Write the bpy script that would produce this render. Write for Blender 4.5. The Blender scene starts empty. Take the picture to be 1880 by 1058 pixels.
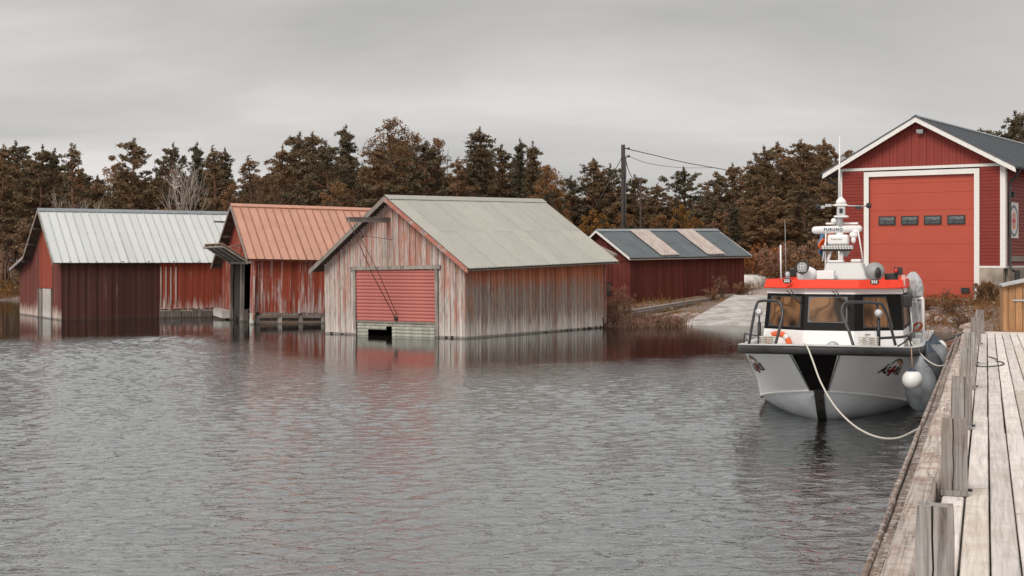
import bpy, math, random
import numpy as np
from mathutils import Vector, Matrix, noise as mnoise
R = math.radians
random.seed(7)
rng = np.random.default_rng(7)
scn = bpy.context.scene
col = scn.collection

# ------------------------------------------------------------------ camera
H = 2.6                       # eye height above the water; the deck lies 1.6 m below the eye
F = 2611.0                    # focal length in pixels of the photograph (50 mm lens)
cd = bpy.data.cameras.new('camera'); cam = bpy.data.objects.new('camera', cd); col.objects.link(cam)
cam.location = (0, 0, H); cam.rotation_euler = (R(90), 0, 0)
cd.sensor_width = 36; cd.lens = 50; cd.shift_y = -51 / 1880; cd.clip_end = 3000; cd.clip_start = .1
scn.camera = cam
# ------------------------------------------------------------------ world: overcast sky
SUN_EL, SUN_AZ = R(42), R(212)          # azimuth clockwise from +Y: behind the camera, to the left
w = bpy.data.worlds.new('World'); scn.world = w; w.use_nodes = True
nt = w.node_tree; nt.nodes.clear()
def NN(nt, typ, **kw):
    n = nt.nodes.new(typ)
    for k, v in kw.items():
        if k.startswith('i_'):
            n.inputs[k[2:].replace('_', ' ')].default_value = v
        else: setattr(n, k, v)
    return n
def LK(nt, a, b): nt.links.new(a, b)
def ramp(nt, fac, stops, interp='LINEAR'):
    r = nt.nodes.new('ShaderNodeValToRGB'); r.color_ramp.interpolation = interp
    e = r.color_ramp.elements
    while len(e) < len(stops): e.new(.5)
    for k, (p, c) in enumerate(stops):
        e[k].position = p; e[k].color = (c, c, c, 1) if isinstance(c, (int, float)) else (*c, 1)
    if fac is not None: nt.links.new(fac, r.inputs[0])
    return r.outputs[0]
def math_(nt, op, a, b=None, clamp=False):
    n = nt.nodes.new('ShaderNodeMath'); n.operation = op; n.use_clamp = clamp
    for i, v in enumerate((a, b)):
        if v is None: continue
        if isinstance(v, (int, float)): n.inputs[i].default_value = v
        else: nt.links.new(v, n.inputs[i])
    return n.outputs[0]
def mix_(nt, f, a, b, blend='MIX'):
    n = nt.nodes.new('ShaderNodeMix'); n.data_type = 'RGBA'; n.blend_type = blend
    for i, v in ((0, f), (6, a), (7, b)):
        if isinstance(v, (int, float)): n.inputs[i].default_value = v
        elif isinstance(v, tuple): n.inputs[i].default_value = (*v, 1) if len(v) == 3 else v
        else: nt.links.new(v, n.inputs[i])
    return n.outputs[2]
sky = NN(nt, 'ShaderNodeTexSky', sky_type='NISHITA', sun_disc=False, sun_elevation=SUN_EL, sun_rotation=SUN_AZ, air_density=1.0, dust_density=4.0)
tc = NN(nt, 'ShaderNodeTexCoord')
sep = NN(nt, 'ShaderNodeSeparateXYZ'); LK(nt, tc.outputs['Generated'], sep.inputs[0])
# cloud layer: direction projected on a flat ceiling so that the streaks flatten towards the horizon
zc = math_(nt, 'ADD', math_(nt, 'MAXIMUM', sep.outputs[2], 0.0), 0.16)
cx = math_(nt, 'DIVIDE', sep.outputs[0], zc); cy = math_(nt, 'DIVIDE', sep.outputs[1], zc)
cmb = NN(nt, 'ShaderNodeCombineXYZ'); LK(nt, cx, cmb.inputs[0]); LK(nt, cy, cmb.inputs[1])
mp = NN(nt, 'ShaderNodeMapping'); mp.inputs['Scale'].default_value = (.62, 1.0, 1); mp.inputs['Rotation'].default_value = (0, 0, R(14)); mp.inputs['Location'].default_value = (.9, 2.3, 0)
LK(nt, cmb.outputs[0], mp.inputs[0])
n1 = NN(nt, 'ShaderNodeTexNoise', i_Scale=.8, i_Detail=7.0, i_Roughness=.52, i_Distortion=.35); LK(nt, mp.outputs[0], n1.inputs[0])
clouds = ramp(nt, n1.outputs[0], [(.3, (.43, .43, .42)), (.5, (.575, .56, .545)), (.68, (.76, .72, .70))])
elev = ramp(nt, sep.outputs[2], [(0.0, 1.08), (.07, 1.08), (.17, .88), (.4, 1.15), (1.0, 1.6)])
clouds2 = mix_(nt, 1.0, clouds, elev, 'MULTIPLY')
bg1 = NN(nt, 'ShaderNodeBackground'); bg1.inputs['Strength'].default_value = .05; LK(nt, sky.outputs[0], bg1.inputs[0])
bg2 = NN(nt, 'ShaderNodeBackground'); bg2.inputs['Strength'].default_value = .94; LK(nt, clouds2, bg2.inputs[0])
mxs = NN(nt, 'ShaderNodeMixShader'); mxs.inputs[0].default_value = .96
LK(nt, bg1.outputs[0], mxs.inputs[1]); LK(nt, bg2.outputs[0], mxs.inputs[2])
wo = NN(nt, 'ShaderNodeOutputWorld'); LK(nt, mxs.outputs[0], wo.inputs[0])
# ------------------------------------------------------------------ sun, softened by cloud
sd = bpy.data.lights.new('sun', 'SUN'); sd.energy = 2.0; sd.angle = R(25); sd.color = (1, .95, .88)
so = bpy.data.objects.new('sun', sd); col.objects.link(so)
sdir = Vector((math.sin(SUN_AZ) * math.cos(SUN_EL), math.cos(SUN_AZ) * math.cos(SUN_EL), math.sin(SUN_EL)))
so.rotation_euler = sdir.to_track_quat('Z', 'Y').to_euler(); so.location = (0, 0, 60)
# ------------------------------------------------------------------ exposure
scn.view_settings.view_transform = 'Standard'; scn.view_settings.look = 'None'
scn.view_settings.exposure = 0.25; scn.view_settings.gamma = 1; scn.view_settings.use_curve_mapping = False
scn.cycles.max_bounces = 6; scn.cycles.diffuse_bounces = 3; scn.cycles.glossy_bounces = 3; scn.cycles.transparent_max_bounces = 6
scn.cycles.sample_clamp_indirect = 4

# ================================================================== helpers
def at(px, py, d): return Vector(((px - 940) / F * d, d, H - (py - 478) / F * d))
def onz(px, py, z):
    d = (H - z) * F / (py - 478); return Vector(((px - 940) / F * d, d, z))

MB_cache = {}
def np_mesh(name, V, Fa, smooth=False):
    """V (n,3), Fa (m,k) uniform polygons"""
    V = np.asarray(V, dtype=np.float32); Fa = np.asarray(Fa, dtype=np.int32)
    me = bpy.data.meshes.new(name); m, k = Fa.shape
    me.vertices.add(len(V)); me.vertices.foreach_set('co', V.ravel())
    me.loops.add(m * k); me.loops.foreach_set('vertex_index', Fa.ravel())
    me.polygons.add(m); me.polygons.foreach_set('loop_start', np.arange(0, m * k, k, dtype=np.int32))
    me.polygons.foreach_set('loop_total', np.full(m, k, dtype=np.int32))
    if smooth: me.polygons.foreach_set('use_smooth', np.ones(m, dtype=bool))
    me.update(calc_edges=True); return me

class MB:
    """collects boxes, tubes, lathes ... into ONE mesh"""
    def __init__(s): s.v = []; s.f = []; s.sm = []
    def add(s, vs, fs, smooth=False):
        o = len(s.v); s.v += [tuple(v) for v in vs]
        for f in fs: s.f.append(tuple(i + o for i in f)); s.sm.append(smooth)
        return s
    def box(s, c, size, M=None):
        x, y, z = (k / 2 for k in size); c = Vector(c)
        vs = [Vector((a * x, b * y, d * z)) for d in (-1, 1) for a, b in ((-1, -1), (1, -1), (1, 1), (-1, 1))]
        if M is not None: vs = [M @ v for v in vs]
        return s.add([v + c for v in vs], [(3, 2, 1, 0), (4, 5, 6, 7), (0, 1, 5, 4), (1, 2, 6, 5), (2, 3, 7, 6), (3, 0, 4, 7)])
    def beam(s, a, b, w_, h_, up=(0, 0, 1)):
        a = Vector(a); b = Vector(b); d = (b - a); L = d.length; d.normalize(); up = Vector(up)
        if abs(d.dot(up)) > .99: up = Vector((1, 0, 0))
        sx = d.cross(up).normalized(); uz = sx.cross(d).normalized()
        M = Matrix((sx, d, uz)).transposed()
        return s.box((a + b) / 2, (w_, L, h_), M)
    def tube(s, pts, r, n=8, cap=True):
        pts = [Vector(p) for p in pts]; rs = r if isinstance(r, (list, tuple)) else [r] * len(pts)
        vs = []; fs = []; u = None
        for i, p in enumerate(pts):
            t = (pts[min(i + 1, len(pts) - 1)] - pts[max(i - 1, 0)]).normalized()
            if u is None:
                u = t.cross(Vector((0, 0, 1)));
                if u.length < .05: u = t.cross(Vector((1, 0, 0)))
            else: u = u - t * u.dot(t)
            u = u.normalized(); v = t.cross(u)
            for k in range(n):
                a = 2 * math.pi * k / n; vs.append(p + (u * math.cos(a) + v * math.sin(a)) * rs[i])
        for i in range(len(pts) - 1):
            for k in range(n):
                fs.append((i * n + k, i * n + (k + 1) % n, (i + 1) * n + (k + 1) % n, (i + 1) * n + k))
        if cap:
            fs.append(tuple(range(n - 1, -1, -1))); fs.append(tuple((len(pts) - 1) * n + k for k in range(n)))
        return s.add(vs, fs, True)
    def lathe(s, prof, c=(0, 0, 0), M=None, n=20, smooth=True):
        c = Vector(c); vs = []; fs = []
        for r_, z_ in prof:
            for k in range(n):
                a = 2 * math.pi * k / n; v = Vector((r_ * math.cos(a), r_ * math.sin(a), z_))
                vs.append((M @ v if M is not None else v) + c)
        for i in range(len(prof) - 1):
            for k in range(n): fs.append((i * n + k, i * n + (k + 1) % n, (i + 1) * n + (k + 1) % n, (i + 1) * n + k))
        if prof[0][0] > 1e-5: fs.append(tuple(range(n - 1, -1, -1)))
        if prof[-1][0] > 1e-5: fs.append(tuple((len(prof) - 1) * n + k for k in range(n)))
        return s.add(vs, fs, smooth)
    def ball(s, c, rad, n=16, m=10, M=None):
        rad = rad if isinstance(rad, (tuple, list)) else (rad,) * 3
        S = Matrix.Diagonal(Vector(rad)).to_3x3()
        if M is not None: S = M @ S
        prof = [(max(math.sin(math.pi * i / m), 1e-6), -math.cos(math.pi * i / m)) for i in range(m + 1)]
        return s.lathe(prof, c, S, n)
    def poly(s, pts, thick=None, nrm=None):
        """polygon, extruded by thick along -nrm"""
        pts = [Vector(p) for p in pts]; n = len(pts)
        if thick is None: return s.add(pts, [tuple(range(n))])
        if nrm is None: nrm = (pts[1] - pts[0]).cross(pts[2] - pts[1]).normalized()
        b = [p - Vector(nrm) * thick for p in pts]
        return s.add(pts + b, [tuple(range(n)), tuple(range(2 * n - 1, n - 1, -1))] + [(i, n + i, n + (i + 1) % n, (i + 1) % n) for i in range(n)])
    def mesh(s, name):
        me = bpy.data.meshes.new(name); me.from_pydata(s.v, [], s.f)
        me.polygons.foreach_set('use_smooth', s.sm); me.update(); return me
    def build(s, name, mat, parent=None, **kw): return obj(name, s.mesh(name), mat, parent, **kw)

def obj(name, me, mat=None, parent=None, loc=None, rot=None, scale=None, mw=None):
    o = bpy.data.objects.new(name, me)
    if mat is not None and me is not None and len(me.materials) == 0: me.materials.append(mat)
    col.objects.link(o)
    if parent is not None: o.parent = parent
    if mw is not None: o.matrix_basis = mw
    if loc is not None: o.location = loc
    if rot is not None: o.rotation_euler = rot
    if scale is not None: o.scale = scale
    return o
def tag(o, label=None, cat=None, group=None, kind=None):
    for k, v in (('label', label), ('category', cat), ('group', group), ('kind', kind)):
        if v: o[k] = v
    return o
def empty(name, loc, rot=(0, 0, 0), **kw):
    o = bpy.data.objects.new(name, None); col.objects.link(o); o.location = loc; o.rotation_euler = rot; o.empty_display_size = .3
    return tag(o, **kw)
def copy_tree(o, parent=None):
    c = o.copy(); col.objects.link(c); c.parent = parent
    for ch in list(o.children): copy_tree(ch, c)
    return c
def bevel(o, wd, seg=2):
    m = o.modifiers.new('bevel', 'BEVEL'); m.width = wd; m.segments = seg; m.limit_method = 'ANGLE'; return o

# ================================================================== materials
def newmat(name):
    m = bpy.data.materials.new(name); m.use_nodes = True; nt = m.node_tree
    return m, nt, nt.nodes['Principled BSDF']
def plain(name, c, rough=.5, metal=0, var=.12, scale=6, bump=0, spec=.5, coat=0):
    m, nt, b = newmat(name)
    t = NN(nt, 'ShaderNodeTexCoord'); n = NN(nt, 'ShaderNodeTexNoise', i_Scale=float(scale), i_Detail=5.0); LK(nt, t.outputs['Object'], n.inputs[0])
    c0 = tuple(k * (1 - var) for k in c); c1 = tuple(min(k * (1 + var), 1) for k in c)
    LK(nt, ramp(nt, n.outputs[0], [(.35, c0), (.65, c1)]), b.inputs['Base Color'])
    LK(nt, ramp(nt, n.outputs[0], [(.3, max(rough - .06, 0)), (.7, min(rough + .08, 1))]), b.inputs['Roughness'])
    b.inputs['Metallic'].default_value = metal; b.inputs['Specular IOR Level'].default_value = spec; b.inputs['Coat Weight'].default_value = coat
    if bump:
        bp = NN(nt, 'ShaderNodeBump', i_Strength=.5, i_Distance=float(bump)); LK(nt, n.outputs[0], bp.inputs['Height']); LK(nt, bp.outputs[0], b.inputs['Normal'])
    return m
def weathered(name, paint, bare, pale, wear=.5, hv=.42, kz=.3, zlo=0, zhi=1.5, palez=.6, palek=.6, dirt=.25, stretch=(7, 7, .55), rough=.85, soft=.06, topz=None, dark=(.05, .04, .035), var=.28):
    """painted vertical boards: streaky worn paint, bare wood and pale bleached foot; wear sits where the paint has gone"""
    m, nt, b = newmat(name)
    g = NN(nt, 'ShaderNodeNewGeometry'); oi = NN(nt, 'ShaderNodeObjectInfo')
    sp = NN(nt, 'ShaderNodeSeparateXYZ'); LK(nt, g.outputs['Position'], sp.inputs[0])
    mp = NN(nt, 'ShaderNodeMapping'); mp.inputs['Scale'].default_value = stretch; LK(nt, g.outputs['Position'], mp.inputs[0])
    off = NN(nt, 'ShaderNodeVectorMath', operation='SCALE'); off.inputs[0].default_value = (17, 31, 23); LK(nt, oi.outputs['Random'], off.inputs['Scale'])
    ad = NN(nt, 'ShaderNodeVectorMath', operation='ADD'); LK(nt, mp.outputs[0], ad.inputs[0]); LK(nt, off.outputs[0], ad.inputs[1])
    n1 = NN(nt, 'ShaderNodeTexNoise', i_Scale=1.0, i_Detail=7.0, i_Roughness=.62); LK(nt, ad.outputs[0], n1.inputs[0])
    n2 = NN(nt, 'ShaderNodeTexNoise', i_Scale=2.9, i_Detail=6.0, i_Roughness=.7); LK(nt, ad.outputs[0], n2.inputs[0])
    n3 = NN(nt, 'ShaderNodeTexNoise', i_Scale=1.3, i_Detail=3.0); LK(nt, g.outputs['Position'], n3.inputs[0])
    mr = NN(nt, 'ShaderNodeMapRange'); mr.inputs[1].default_value = zlo; mr.inputs[2].default_value = zhi; mr.inputs[3].default_value = 1; mr.inputs[4].default_value = 0
    LK(nt, sp.outputs[2], mr.inputs[0])
    wf = math_(nt, 'ADD', n1.outputs[0], math_(nt, 'MULTIPLY', mr.outputs[0], kz))
    wf = math_(nt, 'ADD', wf, math_(nt, 'MULTIPLY', math_(nt, 'SUBTRACT', oi.outputs['Random'], .5), .12))
    wf = math_(nt, 'ADD', wf, math_(nt, 'MULTIPLY', math_(nt, 'SUBTRACT', n3.outputs[0], .5), .25))
    if topz is not None:                       # paint kept under the eaves
        mt = NN(nt, 'ShaderNodeMapRange'); mt.inputs[1].default_value = topz[0]; mt.inputs[2].default_value = topz[1]; mt.inputs[3].default_value = 0; mt.inputs[4].default_value = topz[2]
        LK(nt, sp.outputs[2], mt.inputs[0]); wf = math_(nt, 'SUBTRACT', wf, mt.outputs[0])
    t = 1 - wear
    worn = ramp(nt, wf, [(max(t - soft, 0), 0.0), (min(t + soft, 1), 1.0)])
    pc = mix_(nt, n2.outputs[0], tuple(k * (1 - var) for k in paint), tuple(min(1, k * (1 + var)) for k in paint))
    bc = ramp(nt, n2.outputs[0], [(.34, tuple(k * .45 for k in bare)), (.5, bare), (.68, tuple(min(1, k * 1.5) for k in bare))])
    c = mix_(nt, worn, pc, bc)
    mz = NN(nt, 'ShaderNodeMapRange'); mz.inputs[1].default_value = -.1; mz.inputs[2].default_value = palez; mz.inputs[3].default_value = palek; mz.inputs[4].default_value = 0
    LK(nt, sp.outputs[2], mz.inputs[0])
    pf = ramp(nt, math_(nt, 'ADD', n1.outputs[0], mz.outputs[0]), [(.62, 0.0), (.85, 1.0)])
    c = mix_(nt, math_(nt, 'MULTIPLY', pf, .85), c, pale)
    # dark wet foot just above the water
    wet = ramp(nt, math_(nt, 'ADD', sp.outputs[2], math_(nt, 'MULTIPLY', n1.outputs[0], -.07)), [(.02, 1.0), (.035, 0.0)])
    c = mix_(nt, math_(nt, 'MULTIPLY', wet, .6), c, dark)
    dk = ramp(nt, n2.outputs[0], [(.28, 1.0), (.42, 0.0)])
    c = mix_(nt, math_(nt, 'MULTIPLY', dk, dirt), c, tuple(k * 1.0 for k in dark))
    hv_ = hv; hv = NN(nt, 'ShaderNodeHueSaturation'); LK(nt, c, hv.inputs['Color'])
    LK(nt, math_(nt, 'ADD', math_(nt, 'MULTIPLY', oi.outputs['Random'], hv_), 1 - hv_ / 2), hv.inputs['Value'])
    LK(nt, hv.outputs[0], b.inputs['Base Color']); b.inputs['Roughness'].default_value = rough; b.inputs['Specular IOR Level'].default_value = .25
    bp = NN(nt, 'ShaderNodeBump', i_Strength=.5, i_Distance=.01); LK(nt, n2.outputs[0], bp.inputs['Height']); LK(nt, bp.outputs[0], b.inputs['Normal'])
    return m
def deckwood(name, c, rough=.8, grain_axis=1, stain=(.25, .12, .07), stain_amt=.3, darkc=(.16, .13, .11), lichen=0.0, knots=True, fine=1.0, con=0):
    """plank wood with the grain along one local axis"""
    m, nt, b = newmat(name)
    t = NN(nt, 'ShaderNodeTexCoord'); oi = NN(nt, 'ShaderNodeObjectInfo')
    # real-size object coordinates come from world position turned into the grain direction
    g = NN(nt, 'ShaderNodeNewGeometry')
    vt = NN(nt, 'ShaderNodeVectorRotate', rotation_type='Z_AXIS'); vt.inputs['Angle'].default_value = R(18.44); LK(nt, g.outputs['Position'], vt.inputs[0])
    sc = [34, 34, 34]; sc[grain_axis] = 1.3
    mp = NN(nt, 'ShaderNodeMapping'); mp.inputs['Scale'].default_value = [k * fine for k in sc]; LK(nt, vt.outputs[0], mp.inputs[0])
    off = NN(nt, 'ShaderNodeVectorMath', operation='SCALE'); off.inputs[0].default_value = (37, 21, 29); LK(nt, oi.outputs['Random'], off.inputs['Scale'])
    ad = NN(nt, 'ShaderNodeVectorMath', operation='ADD'); LK(nt, mp.outputs[0], ad.inputs[0]); LK(nt, off.outputs[0], ad.inputs[1])
    n1 = NN(nt, 'ShaderNodeTexNoise', i_Scale=1.0, i_Detail=8.0, i_Roughness=.66, i_Distortion=.7); LK(nt, ad.outputs[0], n1.inputs[0])
    ad2 = NN(nt, 'ShaderNodeVectorMath', operation='ADD'); LK(nt, vt.outputs[0], ad2.inputs[0]); LK(nt, off.outputs[0], ad2.inputs[1])
    n2 = NN(nt, 'ShaderNodeTexNoise', i_Scale=3.0, i_Detail=6.0, i_Roughness=.65); LK(nt, ad2.outputs[0], n2.inputs[0])
    sc2 = [5, 5, 5]; sc2[grain_axis] = 26
    mp3 = NN(nt, 'ShaderNodeMapping'); mp3.inputs['Scale'].default_value = sc2; LK(nt, ad2.outputs[0], mp3.inputs[0])
    n3 = NN(nt, 'ShaderNodeTexNoise', i_Scale=1.0, i_Detail=3.0); LK(nt, mp3.outputs[0], n3.inputs[0])      # saw marks across the grain
    cc = ramp(nt, n1.outputs[0], [(.25, tuple(k * .38 for k in c)), (.40, tuple(k * .78 for k in c)), (.56, c), (.75, tuple(min(1, k * 1.16) for k in c))])
    if con: cc = ramp(nt, n1.outputs[0], [(.34, tuple(k * .30 for k in c)), (.43, tuple(k * .68 for k in c)), (.52, c), (.64, tuple(min(1, k * 1.25) for k in c))])
    cc = mix_(nt, math_(nt, 'MULTIPLY', ramp(nt, n2.outputs[0], [(.46, 0.0), (.60, 1.0)]), stain_amt), cc, stain)
    cc = mix_(nt, math_(nt, 'MULTIPLY', ramp(nt, n3.outputs[0], [(.3, 1.0), (.42, 0.0)]), .14), cc, darkc)
    crk = ramp(nt, n1.outputs[0], [(.24, 1.0), (.31, 0.0)])
    cc = mix_(nt, math_(nt, 'MULTIPLY', crk, .8), cc, (.03, .025, .02))
    if lichen:
        n4 = NN(nt, 'ShaderNodeTexNoise', i_Scale=14.0, i_Detail=8.0, i_Roughness=.75); LK(nt, ad2.outputs[0], n4.inputs[0])
        cc = mix_(nt, math_(nt, 'MULTIPLY', ramp(nt, n4.outputs[0], [(.5, 0.0), (.58, 1.0)]), lichen), cc, (.5, .48, .45))
        cc = mix_(nt, math_(nt, 'MULTIPLY', ramp(nt, n4.outputs[0], [(.36, 1.0), (.44, 0.0)]), lichen), cc, (.06, .045, .035))
    if knots:
        vo = NN(nt, 'ShaderNodeTexVoronoi', i_Scale=2.4); LK(nt, ad2.outputs[0], vo.inputs[0])
        cc = mix_(nt, math_(nt, 'MULTIPLY', ramp(nt, vo.outputs['Distance'], [(.03, 1.0), (.075, 0.0)]), .7), cc, (.2, .12, .08))
    hv = NN(nt, 'ShaderNodeHueSaturation'); LK(nt, cc, hv.inputs['Color'])
    LK(nt, math_(nt, 'ADD', math_(nt, 'MULTIPLY', oi.outputs['Random'], .3), .83), hv.inputs['Value'])
    LK(nt, hv.outputs[0], b.inputs['Base Color']); b.inputs['Roughness'].default_value = rough; b.inputs['Specular IOR Level'].default_value = .3
    bp = NN(nt, 'ShaderNodeBump', i_Strength=.7, i_Distance=.004); LK(nt, n1.outputs[0], bp.inputs['Height'])
    bp2 = NN(nt, 'ShaderNodeBump', i_Strength=.2, i_Distance=.004); LK(nt, n3.outputs[0], bp2.inputs['Height']); LK(nt, bp.outputs[0], bp2.inputs['Normal'])
    LK(nt, bp2.outputs[0], b.inputs['Normal'])
    return m
def metalroof(name, c, dirt, rough=.45, amt=.5, spots=.3, sc=.8, metal=0.0):
    m, nt, b = newmat(name)
    g = NN(nt, 'ShaderNodeNewGeometry'); oi = NN(nt, 'ShaderNodeObjectInfo')
    mp = NN(nt, 'ShaderNodeMapping'); mp.inputs['Scale'].default_value = (sc, sc, sc * .5); LK(nt, g.outputs['Position'], mp.inputs[0])
    n1 = NN(nt, 'ShaderNodeTexNoise', i_Scale=1.0, i_Detail=8.0, i_Roughness=.65); LK(nt, mp.outputs[0], n1.inputs[0])
    n2 = NN(nt, 'ShaderNodeTexNoise', i_Scale=9.0, i_Detail=4.0, i_Roughness=.6); LK(nt, g.outputs['Position'], n2.inputs[0])
    cc = mix_(nt, math_(nt, 'MULTIPLY', ramp(nt, n1.outputs[0], [(.4, 0.0), (.7, 1.0)]), amt), c, dirt)
    cc = mix_(nt, math_(nt, 'MULTIPLY', ramp(nt, n2.outputs[0], [(.66, 0.0), (.74, 1.0)]), spots), cc, tuple(k * .35 for k in c))
    hv = NN(nt, 'ShaderNodeHueSaturation'); LK(nt, cc, hv.inputs['Color'])
    LK(nt, math_(nt, 'ADD', math_(nt, 'MULTIPLY', oi.outputs['Random'], .1), .95), hv.inputs['Value'])
    LK(nt, hv.outputs[0], b.inputs['Base Color']); b.inputs['Roughness'].default_value = rough; b.inputs['Metallic'].default_value = metal
    bp = NN(nt, 'ShaderNodeBump', i_Strength=.25, i_Distance=.02); LK(nt, n1.outputs[0], bp.inputs['Height']); LK(nt, bp.outputs[0], b.inputs['Normal'])
    return m
def foliage(name, dark, lite, warm, warm_amt=.5, sc=.55):
    m, nt, b = newmat(name)
    t = NN(nt, 'ShaderNodeTexCoord'); oi = NN(nt, 'ShaderNodeObjectInfo')
    n1 = NN(nt, 'ShaderNodeTexNoise', i_Scale=float(sc), i_Detail=4.0); LK(nt, t.outputs['Object'], n1.inputs[0])
    n2 = NN(nt, 'ShaderNodeTexWhiteNoise'); LK(nt, t.outputs['Object'], n2.inputs[0])
    g = NN(nt, 'ShaderNodeNewGeometry')
    f = math_(nt, 'ADD', math_(nt, 'MULTIPLY', g.outputs['Random Per Island'], .6), math_(nt, 'MULTIPLY', n1.outputs[0], .5))
    c = ramp(nt, f, [(.2, dark), (.75, lite)])
    wf = math_(nt, 'ADD', n1.outputs[0], math_(nt, 'MULTIPLY', math_(nt, 'SUBTRACT', oi.outputs['Random'], .5), .7))
    wf = math_(nt, 'ADD', wf, math_(nt, 'MULTIPLY', math_(nt, 'SUBTRACT', g.outputs['Random Per Island'], .5), .3))
    c = mix_(nt, math_(nt, 'MULTIPLY', ramp(nt, wf, [(.35, 0.0), (.75, 1.0)]), warm_amt), c, warm)
    LK(nt, c, b.inputs['Base Color']); b.inputs['Roughness'].default_value = .7; b.inputs['Specular IOR Level'].default_value = .2
    tr = NN(nt, 'ShaderNodeBsdfTranslucent'); LK(nt, c, tr.inputs[0]); mx = NN(nt, 'ShaderNodeMixShader'); mx.inputs[0].default_value = .33
    LK(nt, b.outputs[0], mx.inputs[1]); LK(nt, tr.outputs[0], mx.inputs[2]); LK(nt, mx.outputs[0], nt.nodes['Material Output'].inputs[0])
    return m

M = {}
M['b3_front'] = weathered('worn_red_boards', (.42, .155, .105), (.41, .36, .33), (.60, .55, .51), wear=.53, kz=.12, zhi=3.2, palez=1.1, palek=.25, dirt=.25, soft=.13, stretch=(15, 15, .9), hv=.3)
M['b3_side'] = weathered('streaked_red_boards', (.43, .14, .072), (.28, .23, .195), (.66, .60, .55), wear=.52, kz=.22, zhi=2.4, palez=1.0, palek=.42, dirt=.4, soft=.15, stretch=(13, 13, .8), topz=(1.55, 2.3, .28))
M['b2_red'] = weathered('old_red_boards', (.255, .048, .026), (.36, .27, .25), (.45, .36, .32), wear=.39, kz=.10, zlo=.4, zhi=2.6, palez=.9, palek=.16, dirt=.3)
M['b1_red'] = weathered('red_boards_pale_foot', (.27, .055, .030), (.36, .27, .25), (.62, .5, .46), wear=.26, kz=.10, zlo=.3, zhi=1.7, palez=1.15, palek=.42, dirt=.1)
M['b1_dark'] = weathered('dark_red_brown_boards', (.078, .03, .023), (.15, .085, .07), (.16, .09, .08), hv=.65, wear=.33, kz=-.05, palez=.3, palek=.1, dirt=.25)
M['b1_gable'] = weathered('gable_red_brown_boards', (.15, .045, .035), (.2, .13, .11), (.6, .5, .45), wear=.3, kz=.1, palez=.75, palek=.5, dirt=.2)
M['b1_bright'] = weathered('bright_red_boards', (.28, .06, .035), (.3, .2, .17), (.6, .5, .45), wear=.22, kz=0, palez=.1, palek=0, dirt=.15)
M['b4_red'] = weathered('falu_red_boards', (.115, .027, .02), (.10, .045, .035), (.2, .1, .09), wear=.25, kz=.0, palez=.1, palek=0, dirt=.25, dark=(.04, .012, .01))
M['pale_batten'] = weathered('pale_battens', (.5, .42, .38), (.4, .33, .3), (.6, .52, .48), wear=.4, dirt=.2)
M['grey_wood'] = weathered('grey_weathered_wood', (.30, .26, .23), (.22, .19, .17), (.5, .46, .42), wear=.5, palez=.4, palek=.3, dirt=.4)
M['dark_wood'] = weathered('dark_weathered_wood', (.09, .065, .05), (.16, .13, .115), (.4, .36, .33), wear=.45, palez=.5, palek=.2, dirt=.5)
M['pale_wood'] = weathered('pale_weathered_door', (.5, .47, .44), (.4, .37, .34), (.6, .57, .53), wear=.4, dirt=.2)
M['fascia_red'] = weathered('faded_red_fascia', (.33, .13, .1), (.3, .23, .2), (.4, .3, .3), wear=.4, palek=0, dirt=.3, stretch=(3, 3, 3))
M['under'] = plain('roof_underside_wood', (.075, .055, .045), .9, var=.4, scale=5)
M['black_in'] = plain('interior_shade_black', (.015, .012, .011), .95)  # near black in the colour itself, standing for the shade indoors
M['roof_white'] = metalroof('pale_standing_seam_metal', (.56, .575, .57), (.48, .49, .475), .42, .5, .12)
M['roof_orange'] = metalroof('salmon_standing_seam_metal', (.49, .25, .175), (.39, .19, .13), .5, .7, .7, sc=1.8)
M['roof_grey'] = metalroof('grey_green_corrugated_sheet', (.385, .375, .335), (.32, .305, .265), .75, .5, .6, sc=2.6)
M['roof_slate'] = metalroof('slate_blue_roof_sheet', (.10, .115, .125), (.07, .08, .09), .55, .8, .1, sc=1.6)
M['roof_light'] = metalroof('pale_pink_corrugated_sheet', (.47, .40, .37), (.3, .24, .22), .8, .8, .6, sc=3)
M['roof_dark'] = metalroof('dark_grey_roof_metal', (.085, .095, .105), (.06, .07, .08), .45, .6, .0)
M['seam_shade_grey'] = plain('grey_seam_shade', (.43, .44, .43), .6); M['seam_shade_orange'] = plain('brown_seam_shade', (.27, .11, .075), .6, var=.3)  # rib colours darkened to stand for the shade along each seam
M['ridge_grey'] = plain('grey_ridge_metal', (.22, .24, .26), .45)
M['ridge_orange'] = plain('salmon_ridge_metal', (.47, .235, .165), .5)
M['door_red'] = plain('red_corrugated_door', (.40, .12, .10), .55, var=.08, scale=1.5)
M['door_grey'] = plain('grey_green_corrugated_skirt', (.31, .30, .255), .7, var=.25)
M['white'] = plain('white_paint', (.72, .70, .68), .45, var=.05)
M['white_trim'] = plain('white_trim_paint', (.74, .71, .68), .6, var=.06)
M['gar_red'] = weathered('red_siding', (.25, .042, .032), (.21, .035, .028), (.3, .1, .08), wear=.3, palek=0, kz=0, dirt=.08, var=.12, stretch=(.8, .8, 5), rough=.6, hv=.1)
M['gar_door'] = plain('red_sectional_door', (.42, .064, .034), .5, var=.05, scale=.7)
M['concrete'] = plain('rough_concrete', (.30, .25, .21), .95, var=.35, scale=2.2, bump=.02)
M['black'] = plain('black_rubber', (.022, .021, .021), .55, var=.3)
M['blackgloss'] = plain('black_gloss_paint', (.010, .009, .009), .45, var=.1, spec=.08)
M['blackmetal'] = plain('black_powder_coat', (.035, .035, .037), .4, var=.15)
M['glass_dark'] = plain('dark_window_glass', (.06, .07, .075), .08, var=.5, scale=4)
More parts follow.
